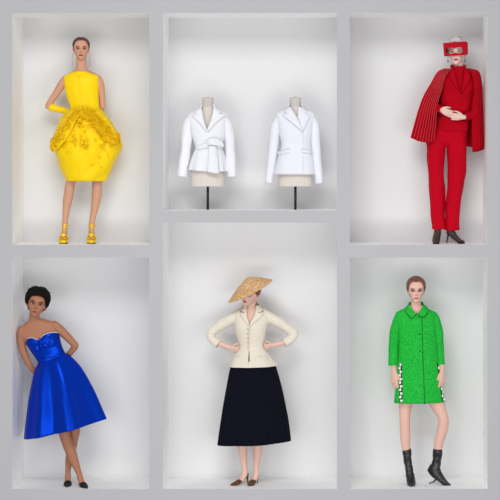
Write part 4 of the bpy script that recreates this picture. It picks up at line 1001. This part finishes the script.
def jackets():
    F = Fig(.30, 210.6, 207.6); form(F, 207.8, 'linen dress form on a black pole, under the belted white jacket')
    wr = lambda th, t: .05 * sin(t * 22 + 2.2 * sin(th)) * sin(PI * t) + .03 * sin(th * 4 + 7 * t)
    # --- belted jacket
    fs = [(199, 108.5, 217, 108.5, 6.8, -.4), (194, 111.2, 222.6, 111.2, 7.6, -.2), (188.4, 115, 228, 115, 8.6, 0), (189.4, 124, 227, 124, 10.6, .8), (191.6, 134, 225.4, 134, 10.8, .8), (195.4, 146.6, 222.4, 146.6, 9.4, .2), (193.4, 154, 224, 154, 11.2, 0), (190.6, 163, 226.4, 163, 13.2, 0), (189.2, 169.8, 227.4, 171.4, 14.4, 0)]
    j = thing('belted_jacket', 'white jacket with tied belt and wide notched lapels on a dress form', 'jacket', F.base, 'white jackets shown on dress forms')
    sf = Surf(fs, 6, 2.2)
    def fd(th, t): return (1.0 * sin(th * 9 + 1) * max(0, (t - .6) / .4) * .9) + .35 * noise.noise(Vector((cos(th) * 3, sin(th) * 3, t * 9)))
    g = Geo(); R = ell_rings(fs, 96, 6, 2.2, fd)
    for row in R[-4:]:
        for k, p in enumerate(row): row[k] = (p[0], p[1] + 1.1 * (1 - abs(p[0] - 208) / 20) * (p[2] > 0), p[2])
    g.rings(R, False, False); g.cut([(199.6, 100), (202.4, 117), (207.8, 130.5), (213.4, 117), (216.2, 100)]); F.make('bodice', g, 'white_cotton', j, solid=.005)
    for pts in ([(191.6, 120.6, -.6, 5.6), (187.8, 128, -.8, 5.2), (186.6, 140, -.8, 5.0), (185.2, 155, -.4, 5.0), (183.4, 168, .4, 4.9), (182.6, 176.8, 1, 5.0)],
                [(224.6, 120.6, -.6, 5.6), (228.0, 128, -.8, 5.2), (229.4, 140, -.8, 5.0), (230.6, 155, -.4, 4.9), (231.8, 168, .4, 4.6), (232.4, 176.8, 1, 4.4)]):
        g = Geo(); g.tube(pts, n=7, ends='start', cap=False, seg=30, fold=wr); F.make('sleeve', g, 'white_cotton', j, solid=.005)
    g = Geo(); patch(g, [(199.6, 107.2), (194.2, 112.0), (196.8, 113.8), (191.6, 114.8), (199, 121.8), (207, 131)], [(201.6, 107.6), (203, 112), (203.5, 114), (204, 117), (206, 125), (208.4, 131.4)], sf, 1.6, 44, 8, bulge=.7); F.make('lapel', g, 'white_cotton', j, solid=.005)
    g = Geo(); patch(g, [(214, 107.6), (213.4, 114), (211.6, 120), (209.6, 126), (207.6, 131.4)], [(216.2, 107.2), (222.2, 112.2), (219.8, 114), (227, 115.4), (218, 122), (209.8, 131)], sf, 1.6, 44, 8, bulge=.7); F.make('lapel', g, 'white_cotton', j, solid=.005)
    g = Geo(); R = []
    for i in range(5):
        t = i / 4; R.append([(207.8 + (6.6 + 3.0 * t) * cos(a), 105.0 - 1.4 * (1 - t) + 4.4 * t + 1.6 * max(0, sin(a)), -.6 + (6.0 + 2.2 * t) * sin(a)) for a in [PI - .75 + (PI + 1.5) * k / 30 for k in range(31)]])
    g.rings(R, False, False, False); F.make('collar', g, 'white_cotton', j, solid=.005)
    g = Geo(); patch(g, [(195.6, 146), (202, 145), (211, 141.4)], [(195.8, 150), (202, 149), (211, 147.5)], sf, 1.2, 14, 5, bulge=.6)
    patch(g, [(216, 141), (222.2, 145.6)], [(216, 147), (222.4, 149.8)], sf, 1.2, 10, 5, bulge=.6); F.make('belt', g, 'white_cotton', j, solid=.004)
    g = Geo(); g.tube([(208.6, 143.6, 13.0, 1.5, 1.2), (211.5, 142, 13.6, 3.4, 1.7), (216, 141.8, 13.2, 3.6, 1.8), (221.4, 144, 11, 2.6, 1.2), (223.6, 146, 9.6, 1.2, .8)], ref=(0, -1, 0), n=5)
    patch(g, [(209.6, 145.8), (209.4, 158), (208.4, 171.8)], [(217, 145.8), (219, 158), (220.2, 173.6)], sf, 2.2, 20, 8, bulge=.8, wave=1.0); F.make('bow', g, 'white_cotton', j, solid=.005, label='knotted bow with a wide hanging end')
    # --- single-breasted tailored jacket
    F = Fig(.30, 210.6, 295.3); form(F, 295.4, 'linen dress form on a black pole, under the tailored jacket with flap pockets')
    fs = [(287, 108.5, 304, 108.5, 6.8, -.4), (281, 111.2, 310, 111.2, 7.6, -.2), (276, 115, 314.6, 115, 8.6, 0), (277.6, 124, 313.4, 124, 10.6, .8), (279.4, 134, 312.2, 134, 10.8, .8), (281.4, 144, 310.4, 144, 9.6, .3), (279.6, 152, 312.2, 152, 11.4, 0), (276.4, 163, 314, 163, 13, 0), (274.2, 174.2, 315.4, 174.6, 14, 0)]
    j = thing('tailored_jacket', 'white tailored jacket with angled flap pockets and crossed lapels on a dress form', 'jacket', F.base, 'white jackets shown on dress forms')
    sf = Surf(fs, 6, 2.2)
    g = Geo(); g.rings(ell_rings(fs, 96, 6, 2.2, lambda th, t: .25 * sin(5 * th + 4 * t) * t), False, False); g.cut([(288.4, 100), (291, 110), (296.4, 119), (300.4, 112), (302.4, 100)]); F.make('bodice', g, 'white_wool', j, solid=.005)
    for pts in ([(279.4, 120.6, -.6, 5.4), (275.6, 128, -.8, 5.0), (274.2, 140, -.8, 4.7), (272.4, 155, -.2, 4.4), (270.4, 170, .8, 4.1), (268.9, 183.2, 2, 3.9)],
                [(311.4, 120.6, -.6, 5.4), (314.6, 128, -.8, 4.9), (315.4, 140, -.8, 4.5), (316.6, 155, -.2, 4.3), (318.2, 170, .8, 4.0), (319.4, 183.6, 2, 3.8)]):
        g = Geo(); g.tube(pts, n=7, ends='start', cap=False, seg=30, fold=lambda th, t: .025 * sin(t * 16 + 2 * sin(th)) * sin(PI * t)); F.make('sleeve', g, 'white_wool', j, solid=.005)
    g = Geo(); patch(g, [(298.6, 107.4), (298.2, 112), (298, 117), (301, 126), (302.4, 131)], [(303.4, 107.2), (307.2, 111.2), (305, 113.4), (310.8, 115.4), (308, 122), (303.4, 131.4)], sf, .9, 44, 8, bulge=.6); F.make('lapel', g, 'white_wool', j, solid=.005)
    g = Geo(); patch(g, [(288.6, 107.2), (284.8, 111.4), (287, 113.4), (282.8, 115.6), (292.6, 123), (302.8, 131.8)], [(290.8, 107.4), (293, 111), (295.8, 115.4), (299.6, 121.6), (303.2, 130.8)], sf, 2.0, 44, 8, bulge=.6); F.make('lapel', g, 'white_wool', j, solid=.005)
    g = Geo(); R = []
    for i in range(5):
        t = i / 4; R.append([(295.4 + (6.0 + 3.2 * t) * cos(a), 104.6 - 1.4 * (1 - t) + 5.2 * t + 1.6 * max(0, sin(a)), -.6 + (6.0 + 2.2 * t) * sin(a)) for a in [PI - .5 + (PI + 1.0) * k / 30 for k in range(31)]])
    g.rings(R, False, False, False); F.make('collar', g, 'white_wool', j, solid=.005)
    for A_, B_ in ((((277.6, 151.6), (289.6, 148.4)), ((278.2, 155.2), (290, 152.4))), (((302, 148.4), (311.6, 150.6)), ((302, 152.4), (312, 154.4)))):
        g = Geo(); patch(g, A_, B_, sf, 1.2, 10, 4, bulge=.5); F.make('pocket_flap', g, 'white_wool', j, solid=.004)
    g = Geo(); patch(g, [(303, 131.6), (303.4, 150), (302.8, 174.6)], [(303.5, 131.6), (304, 150), (303.4, 174.6)], sf, .7, 20, 2); F.make('front_edge', g, 'white_wool', j, solid=.004)
    for y in (134, 142):
        g = Geo(); g.ball((301, y, sf(301, y) + .5), (1.0, 1.0, .5)); F.make('button', g, 'white_lining', j)

yellow(); red(); blue(); cream(); green(); jackets()

# ================================================================== LIGHT AND CAMERA
w = bpy.data.worlds.new('World'); bpy.context.scene.world = w; w.use_nodes = True
w.node_tree.nodes['Background'].inputs[0].default_value = (1, 1, 1, 1)
w.node_tree.nodes['Background'].inputs[1].default_value = 0.36
def area(name, loc, target, size, power, col=(1, 1, 1)):
    l = bpy.data.lights.new(name, 'AREA'); l.shape = 'RECTANGLE'; l.size, l.size_y = size; l.energy = power; l.color = col
    o = bpy.data.objects.new(name, l); C.objects.link(o); o.location = loc
    o.rotation_euler = (Vector(target) - Vector(loc)).to_track_quat('-Z', 'Y').to_euler(); o['kind'] = 'helper'
    return o
area('softbox_left', (-3.4, -8.0, 0.9), (0, 0, 1.2), (4.5, 4.0), 155)
area('softbox_right', (4.8, -8.0, 0.9), (0, 0, 1.2), (4.5, 4.0), 150)
area('overhead_softbox', (-0.4, -7.5, 8.2), (0, 0, 0.2), (5.0, 3.0), 375)
area('low_softbox', (0.4, -6.0, 0.2), (0, 0, 0.6), (4.0, 1.2), 90)

cam = bpy.data.cameras.new('camera'); co = bpy.data.objects.new('camera', cam); C.objects.link(co)
co.location = (CX, -D, CZ); co.rotation_euler = (PI / 2, 0, 0)
cam.sensor_width = 36; cam.lens = 36 * D / (500 / S)
cam.shift_x = (250 - 340) / 500; cam.shift_y = -(250 - 160) / 500
cam.clip_end = 100
sc = bpy.context.scene; sc.camera = co
sc.view_settings.view_transform = 'Standard'; sc.view_settings.look = 'None'; sc.view_settings.gamma = 1; sc.view_settings.use_curve_mapping = False
sc.view_settings.exposure = 0.0
